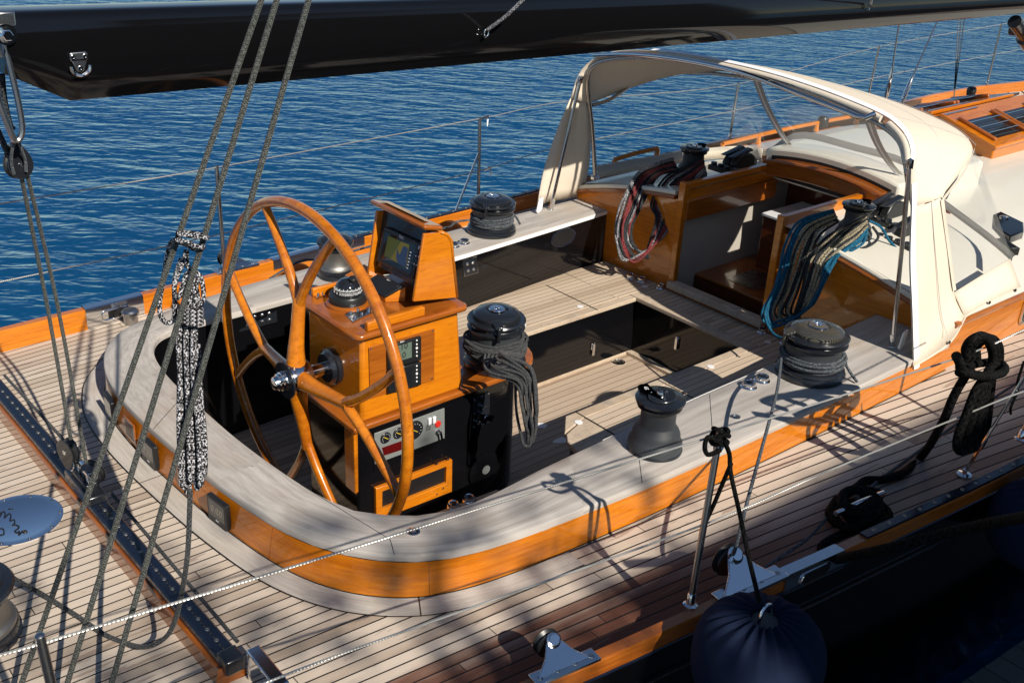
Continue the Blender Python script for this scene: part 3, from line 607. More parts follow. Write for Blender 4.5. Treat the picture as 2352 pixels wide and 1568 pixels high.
def helix(c, r, z0, z1, turns, n=22, wob=.004, a0=0): return [V((c[0]+(r+wob*math.sin(i*.9))*math.cos(a0+2*math.pi*i/n), c[1]+(r+wob*math.cos(i*1.3))*math.sin(a0+2*math.pi*i/n), z0+(z1-z0)*i/(n*turns)+wob*math.sin(i*.37))) for i in range(int(n*turns)+1)]
WS = (4.425, 2.605, CT); WPT = (4.40, 5.185, CT); W65 = (3.20, 2.575, CT); WPA = (3.10, 5.085, CT); WPD = (3.235, 3.74, .10)
winch('big black winch with carbon weave top on the near coaming by the sprayhood', WS, .180, .285, 'big', 150, 'large coaming winches', 'carbon')
winch('big black winch with grey rope wraps on the far coaming', WPT, .170, .262, 'big', 215, 'large coaming winches')
winch('smaller waisted black winch numbered 65 on the near coaming cap', W65, .125, .285, 'small', 95, 'waisted coaming winches')
winch('silver grey drummed winch on the far coaming behind the steering wheel', WPA, .108, .27, 'drum', 20, 'waisted coaming winches', drum='silver')
winch('black winch under a heavy coil of charcoal rope beside the wooden pedestal', WPD, .165, .325, 'big', 235, 'large coaming winches')
RW_P = PZ(dk(100, 325), .50); RW_S = PZ(dk(1115, 700), .46)
winch('black roof winch holding the red rope coil left of the companionway', RW_P, .115, .235, 'roof', 0, 'cabin roof winches')
winch('black roof winch holding the blue rope coil right of the companionway', RW_S, .115, .235, 'roof', 0, 'cabin roof winches')
AW = PZ((-66, 1462), .0)
winch('silver drummed winch with black top on the aft deck, cut by the left frame', AW, .165, .25, 'drum', 100, None, drum='silver')
w65 = [o for o in bpy.data.objects if o.name.startswith('winch')]
# number 65 on the feeder arm
def text(s, name, size, mat, M, parent, ext=.0006):
    cu = bpy.data.curves.new(name, 'FONT'); cu.body = s; cu.size = size; cu.extrude = ext; cu.align_x = 'CENTER'; cu.align_y = 'CENTER'; cu.resolution_u = 2
    o = bpy.data.objects.new(name, cu); sc.collection.objects.link(o); bpy.context.view_layer.update()
    me = bpy.data.meshes.new_from_object(o.evaluated_get(bpy.context.evaluated_depsgraph_get())); bpy.data.objects.remove(o)
    q = bpy.data.objects.new(name, me); sc.collection.objects.link(q); me.materials.clear(); me.materials.append(M_[mat])
    offv = V((0, 0, 0)); r = parent
    while r is not None: offv += r.location; r = r.parent
    me.transform(M); me.transform(Matrix.Translation(-offv)); q.parent = parent; return q
def frame(c, x, y): x, y = V(x).normalized(), V(y); y = (y-x*y.dot(x)).normalized(); z = x.cross(y); M = Matrix((x, y, z)).transposed().to_4x4(); M.translation = V(c); return M
fa = [o for o in bpy.data.objects if o.name.startswith('feeder_arm') and o.parent and 'numbered' in o.parent['label']][0]
text('65', 'number', .028, 'paint', frame(V(W65)+V((-.012, .078, .285*.957)), (-.6, -.8, 0), (.8, -.6, 0)), fa)
# sheets wound on the winches
def ropething(name, paths, r, mat, label, n=8, group=None, cat_='rope', k=5, wob=0):
    m = MB()
    for p in paths: m.tube(p if len(p) > 40 else cat(p, k), r, n)
    return tag(m.build(name, M_[mat], None, 60), label, cat_, group)
H = helix(WS, .180*.80+.008, CT+.075, CT+.135, 4, 26, .003, 2.2)
tail = [H[0], PD((1790, 862), 5.02), PD((1783, 905), 4.8), PD((1762, 985), 4.55), PD((1722, 1130), 4.15), PD((1690, 1255), 3.9), PZ(d9(335, 690), .13), PZ(d9(318, 735), .09)]
ropething('genoa_sheet', [H, helix(WS, .180*.80+.02, CT+.085, CT+.12, 2, 26, .004, 1.2), cat(tail, 6), cat([H[-1], V(WS)+V((.19, -.03, .10)), PZ(dr(560, 320), CT+.07), PZ(dr(610, 400), CT+.03), PZ(dr(645, 445), CT+.012)], 6),
    cat([PZ(d9(545, 785), .06), PZ(d9(700, 680), .03), PZ(d9(860, 570), .03), PZ(d9(1030, 395), .03), PZ(d9(1200, 300), .02), PZ(d9(1380, 140), .02), PZ(dr(860, 1180), .015), PZ(dr(1150, 970), .015), PZ(dr(1400, 790), .015), PZ(dr(1700, 580), .015), PZ(dr(1950, 420), .015)], 5)], .0075, 'sheet', 'blue grey sheet from the carbon topped winch down to the chrome foot block')
H = helix(WPT, .170*.80+.007, CT+.065, CT+.125, 5, 26, .003, 0)
ropething('genoa_sheet', [H, cat([H[0], PZ(dc2(640, 480), CT+.09), PZ(dc2(520, 540), CT+.05), PZ(dc2(400, 570), CT+.02), PZ(dt(1000, 620), CT+.01), PZ(dt(880, 650), .13), PZ(dt(470, 770), .13), PZ(dt(150, 800), .12), PZ((620, 640), .12)], 5), cat([H[-1], V(WPT)+V((.17, -.05, .09)), PZ(dc2(1255, 515), CT+.05)], 4)], .0075, 'sheet', 'grey flecked sheet wrapped round the far coaming winch')
HS = []
for j in range(4): HS.append(helix(WPD, .165*.8+.008+.011*(j % 3), .10+.065+.012*j, .10+.165-.006*j, 5, 26, .005, j*.8))
fall = []
E0 = V(WPD)
rs = random.Random(3)
for i in range(13):
    f = i/12; a = math.radians(-150+95*f); s0 = E0+V((math.cos(a)*.15, math.sin(a)*.15, .075+.05*(1-f)+rs.uniform(-.01, .01)))
    p1 = PD(dp(1200+150*f+rs.uniform(-8, 8), 330-150*f+90*rs.random()), 5.02-.02*f); p2 = PD(dp(1430+130*f, 465-110*f+rs.uniform(-14, 14)), 4.98+rs.uniform(-.03, .03))
    p3 = PD(dp(1490+110*f+rs.uniform(-12, 12), 640), 4.99+rs.uniform(-.03, .03)); p4 = PD(dp(1500+105*f+rs.uniform(-14, 14), 800), 5.0+rs.uniform(-.03, .03)); p5 = PD(dp(1530+55*f, 880+rs.uniform(-10, 25)), 5.02)
    fall.append(cat([s0, p1, p2, p3, p4, p5], 6))
fall.append(cat([PD(dp(1430, 480), 5.0), PD(dp(1440, 700), 5.02), PD(dp(1480, 900), 5.03), PD(dp(1500, 965), 5.03), PD(dp(1545, 965), 5.03), PD(dp(1550, 900), 5.02), PD(dp(1520, 800), 5.02)], 6))
for i in range(0, 12, 2): fall.append(cat([fall[i][-2], fall[i][-1]+V((0, 0, -.03)), fall[i+1][-1]+V((0, 0, -.03)), fall[i+1][-2]], 5))
ropething('coiled_rope', HS+fall, .0072, 'charcoal', 'thick charcoal rope coiled over the pedestal winch and hanging to the floor')
# ------------------------------------------------------------------ steering pedestal
PC, PHW = 3.86, .24; XA_, XF_ = 2.325, 2.90; ZP, ZL = .085, .565
ped = thing('steering_pedestal', (2.8, PC, FZ), 'varnished wooden steering pedestal on a black base with instruments', 'pedestal')
m = MB(); pl = [(2.30, PC-PHW+.005), (2.30, PC+PHW-.005)]
def roundend(x1, hw, n=12): return [(x1-hw+hw*math.sin(a), PC+hw*math.cos(a)) for a in [math.pi*k/n for k in range(n+1)]]
pl = [(2.31, PC+PHW-.01)]+roundend(3.42, PHW-.01)+[(2.31, PC-PHW+.01)]
m.prism([(x, y, FZ) for x, y in pl], (0, 0, ZP-.02-FZ)); basem = m.build('base', M_['black'], ped, 30, bev=.012)
pl2 = [(2.27, PC+PHW+.025)]+roundend(3.53, PHW+.02)+[(2.27, PC-PHW-.025)]
m = MB(); m.prism([(x, y, ZP-.022) for x, y in pl2], (0, 0, .032)); m.build('platform', M_['vary'], ped, 30, bev=.009)
m = MB(); m.prism([(2.945, PC-PHW-.005, ZP-.075), (3.05, PC-PHW-.02, ZP-.02), (3.3, PC-PHW-.015, ZP-.02), (2.3, PC-PHW-.005, ZP-.02), (2.3, PC-PHW-.005, ZP-.03)], (0, .02, 0))
m = MB(); A = [(XA_, PC-PHW, ZP+.01), (XF_+.03, PC-PHW, ZP+.01), (XF_-.01, PC-PHW+.005, ZL-.03), (XA_+.01, PC-PHW+.005, ZL-.03)]
B = [(x, 2*PC-y, z) for x, y, z in A]; m.add(A+B, [(0, 1, 2, 3), (7, 6, 5, 4), (0, 4, 5, 1), (1, 5, 6, 2), (2, 6, 7, 3), (3, 7, 4, 0)]); cab = m.build('cabinet', M_['varz'], ped, 30, bev=.018)
m = MB(); m.prism(rrect((2.61, PC, ZL-.03), (1, 0, 0), (0, 1, 0), .645, .545, .04), (0, 0, .03)); m.build('lid', M_['vary'], ped, 30, bev=.01)
for y_, xe, wd in ((PC+.235, 2.74, .022), (PC-.235, 2.68, .03)):
    m = MB(); m.bar((2.36, y_, ZL+.022), (xe, y_, ZL+.022), wd, .044); m.build('fiddle', M_['var'], ped, 30, bev=.006)
# wooden instrument panel with two square displays in the starboard face
yp = PC-PHW-.001
def yq(a, b, y=yp): return PY(dp(a, b), y)
c4 = [yq(250, 178), yq(778, 25), yq(775, 440), yq(258, 590)]
m = MB(); m.prism(c4, (0, -.004, 0)); pn = m.build('instrument_panel', M_['vary'], ped, 30, bev=.002)
for a, b in ((268, 190), (763, 43), (757, 427)): screw('screw', pn, yq(a, b, yp-.004), (0, -1, 0), .005)
def quad(P, d, name, mat, par, bev=.003): m = MB(); m.prism(P, d); return m.build(name, M_[mat], par, 30, bev=bev)
for dy in (0, 205):
    D = quad([yq(388, 155+dy-2*(dy > 0), yp-.004), yq(657, 78+dy, yp-.004), yq(657, 270+dy*.98, yp-.004), yq(390, 348+dy*.95, yp-.004)], (0, -.02, 0), 'display', 'plastic', ped, .006)
    quad([yq(432, 182+dy, yp-.0245), yq(597, 133+dy, yp-.0245), yq(597, 258+dy, yp-.0245), yq(432, 306+dy, yp-.0245)], (0, -.0006, 0), 'screen', 'lcd' if dy == 0 else 'screen', D, 0)
    for k in range(5): screw('button', D, yq(637, 122+dy+31*k, yp-.0245), (0, -1, 0), .0065 if k == 2 else .0045, .002, 'sticker')
    text('10\n0' if dy == 0 else '0', 'digits', .045, 'ink', frame(yq(535, 208+dy, yp-.0255), (1, 0, 0), (0, 0, 1)), D, .0003)
    text('B&G', 'lettering', .012, 'paint', frame(yq(520, 133+dy, yp-.0255), (1, 0, 0), (0, 0, 1)), D, .0003)
# engine panel, recessed in the black base
yb = PC-PHW+.009
EP = [(292, 868), (856, 662), (858, 905), (296, 1115)]
quad([PY(dp(a, b), yb) for a, b in ((280, 850), (935, 635), (935, 935), (290, 1185))], (0, -.003, 0), 'panel_recess', 'black', ped, .004)
G = quad([PY(dp(a, b), yb-.003) for a, b in EP], (0, -.006, 0), 'engine_panel', 'panel', ped, .003)
def disc(name, par, c, ax, r, h, mat, n=24): m = MB(); m.lathe([(r, 0), (r, h*.7), (r*.93, h), (0, h)], c, ax, n); return m.build(name, M_[mat], par, 35)
yg = yb-.009
for (a, b), r in (((385, 903), .030), ((487, 866), .030), ((615, 843), .052)):
    c = PY(dp(a, b), yg); g = disc('gauge', G, c, (0, -1, 0), r, .006, 'plastic'); disc('dial', G, c+V((0, -.0062, 0)), (0, -1, 0), r*.8, .0006, 'screen')
    m = MB(); m.bar(c+V((-r*.5, -.0078, r*.35)), c+V((r*.35, -.0078, -r*.25)), .003, .001, (0, 1, 0)); m.build('needle', M_['tan'] if False else plain('needle_yellow', (.7, .5, .03), .5), G)
    m = MB()
    for k in range(11): aa = math.radians(-40+26*k); m.bar(c+V((math.cos(aa)*r*.66, -.0075, math.sin(aa)*r*.66)), c+V((math.cos(aa)*r*.78, -.0075, math.sin(aa)*r*.78)), .0015, .0008, (0, 1, 0))
    m.build('scale_marks', M_['paint'], G)
quad([PY(dp(a, b), yg) for a, b in ((356, 985), (518, 928), (518, 1000), (372, 1048))], (0, -.001, 0), 'warning_display', 'darkred', G, 0)
disc('stop_button', G, PY(dp(806, 793), yg), (0, -1, 0), .018, .006, 'red'); disc('knob_cover', G, PY(dp(722, 902), yg), (0, -1, 0), .013, .001, 'panel')
for a, b in ((735, 768), (771, 757)): p = PY(dp(a, b), yg); quad([p+V((-.009, 0, .016)), p+V((.009, 0, .02)), p+V((.009, 0, -.016)), p+V((-.009, 0, -.02))], (0, -.012, 0), 'switch', 'sticker', G, .002)
m = MB()
for k in range(6): p = PY(dp(712+6.5*k, 828-2.2*k), yg); m.bar(p+V((0, -.0005, .016)), p+V((0, -.0005, -.016)), .001, .002, (0, 1, 0))
m.build('speaker_slots', M_['ink'], G)
p = PY(dp(800, 855), yg); m = MB(); m.lathe([(.013, 0), (.013, .008), (.006, .01), (.005, .03), (0, .03)], p, (0, -1, 0), 16); m.bar(p+V((.003, -.025, .01)), p+V((.012, -.028, -.035)), .012, .003, (0, 1, 0)); m.build('ignition_key', M_['chrome'], G)
# gear control plate, round hatch and locker frame
yc_ = PC-PHW+.007
K = quad([PY(dp(a, b), yc_) for a, b in ((1090, 585), (1222, 535), (1222, 778), (1085, 833))], (0, -.004, 0), 'control_plate', 'alu', ped, .003)
for a, b in ((1102, 603), (1215, 548), (1214, 655), (1211, 762), (1098, 820), (1101, 712), (1160, 573), (1155, 792)): screw('screw', K, PY(dp(a, b), yc_-.004), (0, -1, 0), .006)
p = PY(dp(1155, 718), yc_-.004); m = MB(); m.lathe([(.012, 0), (.012, .03), (.016, .034), (.016, .05), (0, .052)], p, (0, -1, 0), 16); m.bar(p+V((-.045, -.035, .02)), p+V((.04, -.045, -.015)), .034, .014, (0, 1, 0)); m.lathe([(.011, 0), (.011, .02), (0, .024)], p+V((0, 0, .05)), (0, -1, 0), 12); m.lathe([(.011, 0), (.011, .02), (0, .024)], p+V((-.03, 0, -.03)), (0, -1, 0), 12); m.build('gear_lever', M_['chrome'], K)
c = PY(dp(1175, 1155), yc_); m = MB(); m.lathe([(.105, 0), (.105, .012), (.085, .02), (0, .02)], c, (0, -1, 0), 40); hh = m.build('round_hatch', M_['black'], ped, 35)
c = PY(dp(1195, 1162), yc_-.02); m = MB(); m.lathe([(.026, 0), (.026, .001), (0, .001)], c, (0, -1, 0), 28); m.build('hatch_spot', M_['panel'], hh)
o4 = [PY(dp(a, b), yc_) for a, b in ((292, 1300), (905, 1066), (903, 1325), (296, 1560))]; i4 = [PY(dp(a, b), yc_) for a, b in ((345, 1322), (858, 1122), (856, 1260), (342, 1465))]
m = MB(); dd = V((0, -.02, 0)); m.add(o4+i4+[p+dd for p in o4]+[p+dd for p in i4], [(8, 9, 13, 12), (9, 10, 14, 13), (10, 11, 15, 14), (11, 8, 12, 15), (0, 1, 9, 8), (1, 2, 10, 9), (2, 3, 11, 10), (3, 0, 8, 11), (4, 12, 13, 5), (5, 13, 14, 6), (6, 14, 15, 7), (7, 15, 12, 4)]); fr = m.build('locker_frame', M_['varz'], ped, 30, bev=.003)
for a, b in ((800, 1112), (920, 1075), (847, 1310), (798, 1355)): screw('screw', fr, PY(dp(min(a, 890), b), yc_-.02), (0, -1, 0), .006)
quad(i4, (0, .05, 0), 'locker_opening', 'ink', ped, 0)
# varnished corner post running down the aft edge of the base
m = MB(); m.prism([(2.285, PC-.15, ZP-.02), (2.285, PC-PHW+.0, ZP-.02), (2.31, PC-PHW+.005, ZP-.02), (2.31, PC-PHW+.005, FZ+.25), (2.30, PC-PHW+.01, FZ+.2)][:3], (0, 0, -.35)); m.build('corner_post', M_['var'], ped, 30, bev=.006)
# tower with the plotter
TS = [PY(dt(*q), PC-.2) for q in ((1650, 470), (1850, 452), (1935, 480), (1980, 560), (2050, 1240), (1520, 1290))]
def mir(p): return V((p.x, 2*PC-p.y, p.z))
for s in (0, 1):
    P = [mir(p) if s else p for p in TS]; m = MB(); m.prism(P, (0, .018*(1 if not s else -1), 0)); m.build('tower_side', M_['varz'], ped, 30, bev=.005)
m = MB(); q = TS; bk = [q[3], q[4]]
m.rows([[p, mir(p)] for p in (q[1], q[2], q[3], q[4])]); m.build('tower_back', M_['varz'], ped, 50, solid=.015)
vz = [PY(dt(*k), PC-.225) for k in ((1650, 430), (1885, 440))]; v0, v1 = vz
m = MB(); m.prism([v0, v1, V((v1.x, PC+.21, v1.z)), V((v0.x, PC+.225, v0.z))], (0, 0, .026)); m.build('tower_visor', M_['vary'], ped, 30, bev=.011)
m = MB(); m.prism([v0+V((.035, .05, .0266)), v1+V((-.02, .07, .0266)), V((v1.x-.02, PC+.15, v1.z+.0266)), V((v0.x+.035, PC+.19, v0.z+.0266))], (0, 0, .0008)); m.build('visor_worn_patch', M_['edge'], ped, 0)
s0, s1 = TS[0]+V((.035, .02, -.0)), TS[5]+V((.045, .02, .05)); t0, t1 = V((s0.x, 2*PC-s0.y, s0.z)), V((s1.x, 2*PC-s1.y, s1.z))
m = MB(); m.add([s0, t0, t1, s1], [(0, 1, 2, 3)]); m.build('tower_front', M_['alu'], ped, 0)
nrm = (t0-s0).cross(s1-s0).normalized(); nrm = nrm if nrm.x < 0 else -nrm
plot = thing('chartplotter', (s0+t1)/2, 'black chartplotter showing a yellow and blue chart in the wooden tower', 'display')
def sp(a, b, o_=0.): return PP(dt(a, b), s0+nrm*o_, nrm)
BZ = [sp(1210, 380, .0), sp(1640, 575, .0), sp(1560, 1020, .0), sp(1112, 790, .0)]
quad(BZ, nrm*.022, 'bezel', 'plastic', plot, .006)
quad([sp(1180, 440, .0225), sp(1570, 615, .0225), sp(1480, 960, .0225), sp(1120, 770, .0225)], nrm*.0006, 'glass', 'screen', plot, 0)
def shape(pts, mat, name, o_): 
    m = MB(); m.add([sp(a, b, o_) for a, b in pts], [tuple(range(len(pts)))]); return m.build(name, M_[mat], plot, 0)
def glow(name, col, k): 
    b = NB(name); b.set(Base_Color=(.01, .01, .01), Emission_Color=col, Emission_Strength=k, Roughness=.15); return b.m
M_['land'] = glow('chart_land', (.55, .45, .03), .13); M_['landg'] = glow('chart_green', (.20, .24, .03), .15); M_['seac'] = glow('chart_sea', (.06, .11, .27), .18)
shape([(1215, 490), (1370, 560), (1240, 770), (1165, 735)], 'landg', 'chart_green', .0236); shape([(1370, 560), (1470, 600), (1430, 880), (1240, 770)], 'land', 'chart_land', .0236)
shape([(1320, 640), (1345, 720), (1370, 690), (1390, 625), (1425, 615), (1455, 650), (1440, 740), (1425, 875), (1330, 820), (1310, 760)], 'seac', 'chart_sea', .0240)
for k in range(6): shape([(1478-8*k, 680+38*k), (1495-8*k, 688+38*k), (1492-8*k, 702+38*k), (1475-8*k, 694+38*k)], 'sticker', 'data_readout', .0240)
text('B&G', 'lettering', .02, 'paint', frame(sp(1375, 510, .0242), t0-s0 if (t0-s0).y < 0 else s0-t0, s0-s1), plot, .0003)
for a, b, r in ((1590, 625, .005), (1582, 645, .004), (1562, 690, .011), (1550, 735, .004), (1582, 745, .004), (1548, 790, .013), (1528, 830, .004), (1558, 845, .004)): screw('button', plot, sp(a, b, .0225), nrm, r, .002, 'sticker' if r < .008 else 'alu')
# small sloped display below the plotter
AL = [PZ(dt(*k), ZL+.075) for k in ((1110, 968), (1425, 1110))]; LO = [PZ(dt(*k), ZL+.02) for k in ((900, 1085), (1180, 1250))]
n2 = (AL[1]-AL[0]).cross(LO[0]-AL[0]).normalized(); n2 = n2 if n2.z > 0 else -n2
def s2(a, b, o_=0.): return PP(dt(a, b), AL[0]+n2*o_, n2)
sd = thing('pilot_display', AL[0], 'small sloped black display below the chartplotter', 'display')
quad([AL[0], AL[1], LO[1], LO[0]], n2*.016, 'bezel', 'plastic', sd, .005)
quad([s2(1115, 1000, .0165), s2(1290, 1085, .0165), s2(1140, 1190, .0165), s2(960, 1100, .0165)], n2*.0005, 'screen', 'screen', sd, 0)
for a, b, r in ((1330, 1112, .006), (1296, 1136, .004), (1252, 1160, .009), (1212, 1184, .004), (1178, 1205, .005)): screw('button', sd, s2(a, b, .0165), n2, r, .002, 'sticker')
text('B&G', 'lettering', .014, 'paint', frame(s2(1215, 1033, .0170), AL[1]-AL[0], AL[0]-LO[0]), sd, .0003)
m = MB(); m.prism([AL[1], LO[1], V((LO[1].x, LO[1].y, ZL)), V((AL[1].x, AL[1].y, ZL))], (0, .36, 0)); m.build('display_wedge', M_['var'], ped, 30, bev=.003)
# compass
cc_ = V((2.455, 3.925, ZL)); cmp_ = thing('compass', cc_, 'black domed marine compass with white numbers on the pedestal', 'compass')
def LZ(name, prof, c, mat, par, n=40, ax=(0, 0, 1)): m = MB(); m.lathe(prof, c, ax, n); return m.build(name, M_[mat], par, 35)
LZ('wood_ring', [(.105, 0), (.105, .012), (.095, .018), (.06, .018)], cc_, 'vary', cmp_)
LZ('bowl', [(.088, .015), (.09, .02), (.09, .05), (.085, .058), (.066, .060)], cc_, 'plastic', cmp_)
LZ('dome', [(.064, .055), (.064, .070), (.058, .095), (.046, .115), (.028, .128), (0, .133)], cc_, 'screen', cmp_)
card = LZ('card', [(.0653, .058), (.0656, .0585)], cc_, 'screen', cmp_)
vdir = V((-cc_.x, -cc_.y, 0)).normalized(); ang0 = math.atan2(vdir.y, vdir.x)
m = MB()
for k in range(-14, 15):
    a = ang0+k*.105; u = V((math.cos(a), math.sin(a), 0)); L_ = .012 if k % 3 == 0 else .007
    m.bar(cc_+u*.0655+V((0, 0, .086)), cc_+u*.0605+V((0, 0, .086+L_)), .0022, .001, u)
m.build('scale_marks', M_['paint'], cmp_)
for k, s in ((-12, '30'), (-8, '0'), (-4, '330'), (0, '300'), (4, '270'), (8, '240'), (12, '210')):
    a = ang0-k*.105*-1; u = V((math.cos(a), math.sin(a), 0)); text(s, 'numeral', .019, 'paint', frame(cc_+u*.0668+V((0, 0, .074)), (-u.y, u.x, 0), (0, 0, 1)), cmp_, .0003)
m = MB(); a = V((cc_.x+.02, cc_.y-.03, ZL+.125)); m.lathe([(.016, 0), (.018, .004), (.018, .02), (.012, .024), (0, .024)], a+V((-.01, .0, .0)), (-.2, -.3, 1), 16); m.tube(cat([a, a+V((.03, -.02, .0)), a+V((.05, -.035, -.04)), a+V((.05, -.04, -.08))], 5), .006, 8); m.build('lamp', M_['plastic'], cmp_)
# chrome control pads beside the compass
for q, nb in (((( 690, 1440), (880, 1350), (960, 1450), (790, 1540)), 4), (((335, 1215), (440, 1170), (460, 1215), (345, 1255)), 2)):
    P = [PZ(dt(*k), ZL+.002) for k in q]; t = thing('control_pad', P[0], 'polished four button control pad before the compass' if nb == 4 else 'polished control pad left of the compass', 'control')
    quad(P, (0, 0, .005), 'plate', 'chrome', t, .002); c = sum(P, V((0, 0, 0)))/4
    for k in range(nb): d = (P[1]-P[0])*((k % 2)-.5)*.45+(P[3]-P[0])*((k//2)-.5)*.5; LZ('button', [(.008, 0), (.008, .006), (.005, .010), (0, .011)], c+d+V((0, 0, .005)), 'chrome', t, 14)
P = [PZ(dt(*k), ZL+.002) for k in ((890, 1400), (1010, 1345), (1070, 1400), (950, 1455))]; t = thing('control_pad', P[0], 'polished pad with one knob right of the compass', 'control'); quad(P, (0, 0, .004), 'plate', 'chrome', t, .002); LZ('button', [(.011, 0), (.011, .008), (.007, .013), (0, .014)], sum(P, V((0, 0, 0)))/4+V((0, 0, .004)), 'chrome', t, 14)
# ------------------------------------------------------------------ wheel
WX, WC, WR = 2.185, V((2.185, PC, .299)), .829
whl = thing('helm_wheel', WC, 'large varnished wooden steering wheel with four forked spokes', 'steering wheel')
def wpt(r, a, dx=0.): return V((WX+dx, WC.y-math.cos(a)*r*WR, WC.z+math.sin(a)*r*WR))
m = MB(); m.tube([wpt(.977, 2*math.pi*k/96) for k in range(96)], .0255, 14, True); m.build('rim', M_['wheel'], whl)
BR = [(.42, 0), (.50, 4.5), (.60, 9.5), (.72, 14.5), (.84, 18.5), (.965, 22)]
for s in range(4):
    a0 = math.radians(90*s+2)
    m = MB(); pts = cat([wpt(r, a0, dx) for r, dx in ((.075, -.055), (.17, -.05), (.3, -.035), (.42, -.022), (.47, -.018))], 4)
    m.tube(pts, [.042-.015*math.sin(math.pi*.5*min(1, i/(len(pts)-1)*1.3)) for i in range(len(pts))], 12, flat=1.15)
    sp_ = m.build('spoke', M_['wheel'], whl)
    for sg in (-1, 1):
        m = MB(); pts = cat([wpt(r, a0+sg*math.radians(a), -.022+.022*(r-.42)/.55) for r, a in [(.36, 0)]+BR], 5); m.tube(pts, [.0255-.004*(i/(len(pts)-1)) for i in range(len(pts))], 10); m.build('fork', M_['wheel'], sp_)
hb = WC+V((-.055, 0, 0))
LZ('hub_plate', [(.088, .056), (.09, .06), (.088, .066), (.05, .068)], hb, 'alu', whl, 40, (-1, 0, 0)); LZ('hub', [(.072, -.055), (.075, -.05), (.075, .055), (.072, .06), (.05, .062), (.045, .07), (.045, .085), (.04, .088), (.04, .1), (.034, .104), (.03, .12), (.018, .128), (0, .129)], hb, 'chrome', whl, 40, (-1, 0, 0))
m = MB(); m.tube([hb, (2.33, PC, .299)], .032, 16); m.build('shaft', M_['chrome'], whl); LZ('brake_disc', [(.085, 0), (.09, .01), (.09, .03), (.08, .035), (.07, .055), (0, .055)], (2.335, PC, .299), 'alu', whl, 40, (-1, 0, 0))
# ------------------------------------------------------------------ boom
BY = 3.97
boom = thing('boom', (1.05, BY, 1.6), 'glossy black sailing boom spanning the top of the picture', 'boom')
BHW = .13
b0, b1 = PY((160, 231), BY-.085), PY((2352, 31), BY-.085); t0_, t1_ = PY((20, 32), BY-.085), PY((1085, 0), BY-.085)
def bz(x): return b0.z+(b1.z-b0.z)*(x-b0.x)/(b1.x-b0.x)
def tz(x): return t0_.z+(t1_.z-t0_.z)*(x-t0_.x)/(t1_.x-t0_.x)+.004
R = []
BX = [PY((-22, 80), BY).x]; BX = [BX[0], BX[0]+.06]+list(np.linspace(b0.x, 11.5, 40))
ez = PY((0, 166), BY-.085).z; ex = PY((0, 166), BY-.085).x
for i, x in enumerate(BX):
    zb = bz(x) if x >= b0.x-.001 else bz(b0.x)+(ez-bz(b0.x))*(b0.x-x)/(b0.x-ex); zt = tz(x); h = (zt-zb)/2; cz = (zt+zb)/2; r = []
    half = [(1-.5*((1-q)**2.2), cz-h*(1-q)**.62) for q in (0, .02, .08, .18, .32, .5, .7, .9, 1.)]
    hz_ = zt-zb
    half = [(.70+.30*math.sin(math.pi/2*min(1, q*2.4)), zb+hz_*q) for q in (0, .02, .06, .12, .2, .3, .42)]+[(1-.20*((q-.42)/.46)**2, zb+hz_*q) for q in (.52, .62, .72, .82, .88)]
    half += [(.775, zb+hz_*.92), (.73, zb+hz_*.955), (.66, zt-.006), (.56, zt-.001), (.4, zt+.001), (.2, zt+.002)]
    r = [(x, BY-BHW*q, z) for q, z in half]+[(x, BY, zt+.002)]+[(x, BY+BHW*q, z) for q, z in half[::-1]]
    R.append(r)
m = MB(); m.rows(R, cu=True); m.add(R[0], [tuple(range(len(R[0])))]); m.build('spar', M_['boom'], boom, 60)
def bpt(u, v, o_=.0): return PY((u, v), BY-.13-o_)
# folding pad eye with three bolts
c = bpt(181, 142, .004); m = MB(); m.prism(rrect(c+V((0, 0, .018)), (1, 0, 0), (0, 0, 1), .062, .032, .008), (0, -.008, 0)); m.prism([c+V((-.03, 0, .012)), c+V((.03, 0, .012)), c+V((.012, 0, -.035)), c+V((-.012, 0, -.035))], (0, -.008, 0)); pe = m.build('pad_eye', M_['steel'], boom, 30, bev=.003)
m = MB(); m.tube([c+V((.034*math.cos(a), -.012, -.012+.034*math.sin(a))) for a in [math.pi+math.pi*k/14 for k in range(15)]], .0065, 8); m.build('ring', M_['chrome'], pe)
for x, z in ((-.021, .018), (.021, .018), (0, -.022)): screw('screw', pe, c+V((x, -.008, z)), (0, -1, 0), .009, .004, 'chrome')
# flecked lines leaving the boom
for (u, v, u2, v2, lb) in ((1117, 76, 1215, -14, 'flecked line with chrome shackle on the boom side'), (1997, 15, 2010, -40, 'short flecked line at the top edge near the boom')):
    a = bpt(u, v, .02); e = PY((u2, v2), BY-.33); t = thing('topping_line', a, lb, 'rope'); m = MB(); m.tube(cat([a+V((.01, 0, .015)), (a+e)/2+V((0, 0, -.006)), e], 4), .0085, 8); m.build('line', M_['whitefleck'], t)
    m = MB(); m.tube([a+V((.012*math.cos(q), 0, .016*math.sin(q))) for q in [2*math.pi*k/14 for k in range(14)]], .0035, 6, True); m.lathe([(.007, 0), (.007, .008), (0, .010)], a+V((-.012, .0, -.016)), (0, -1, 0), 12); m.build('shackle', M_['chrome'], t)
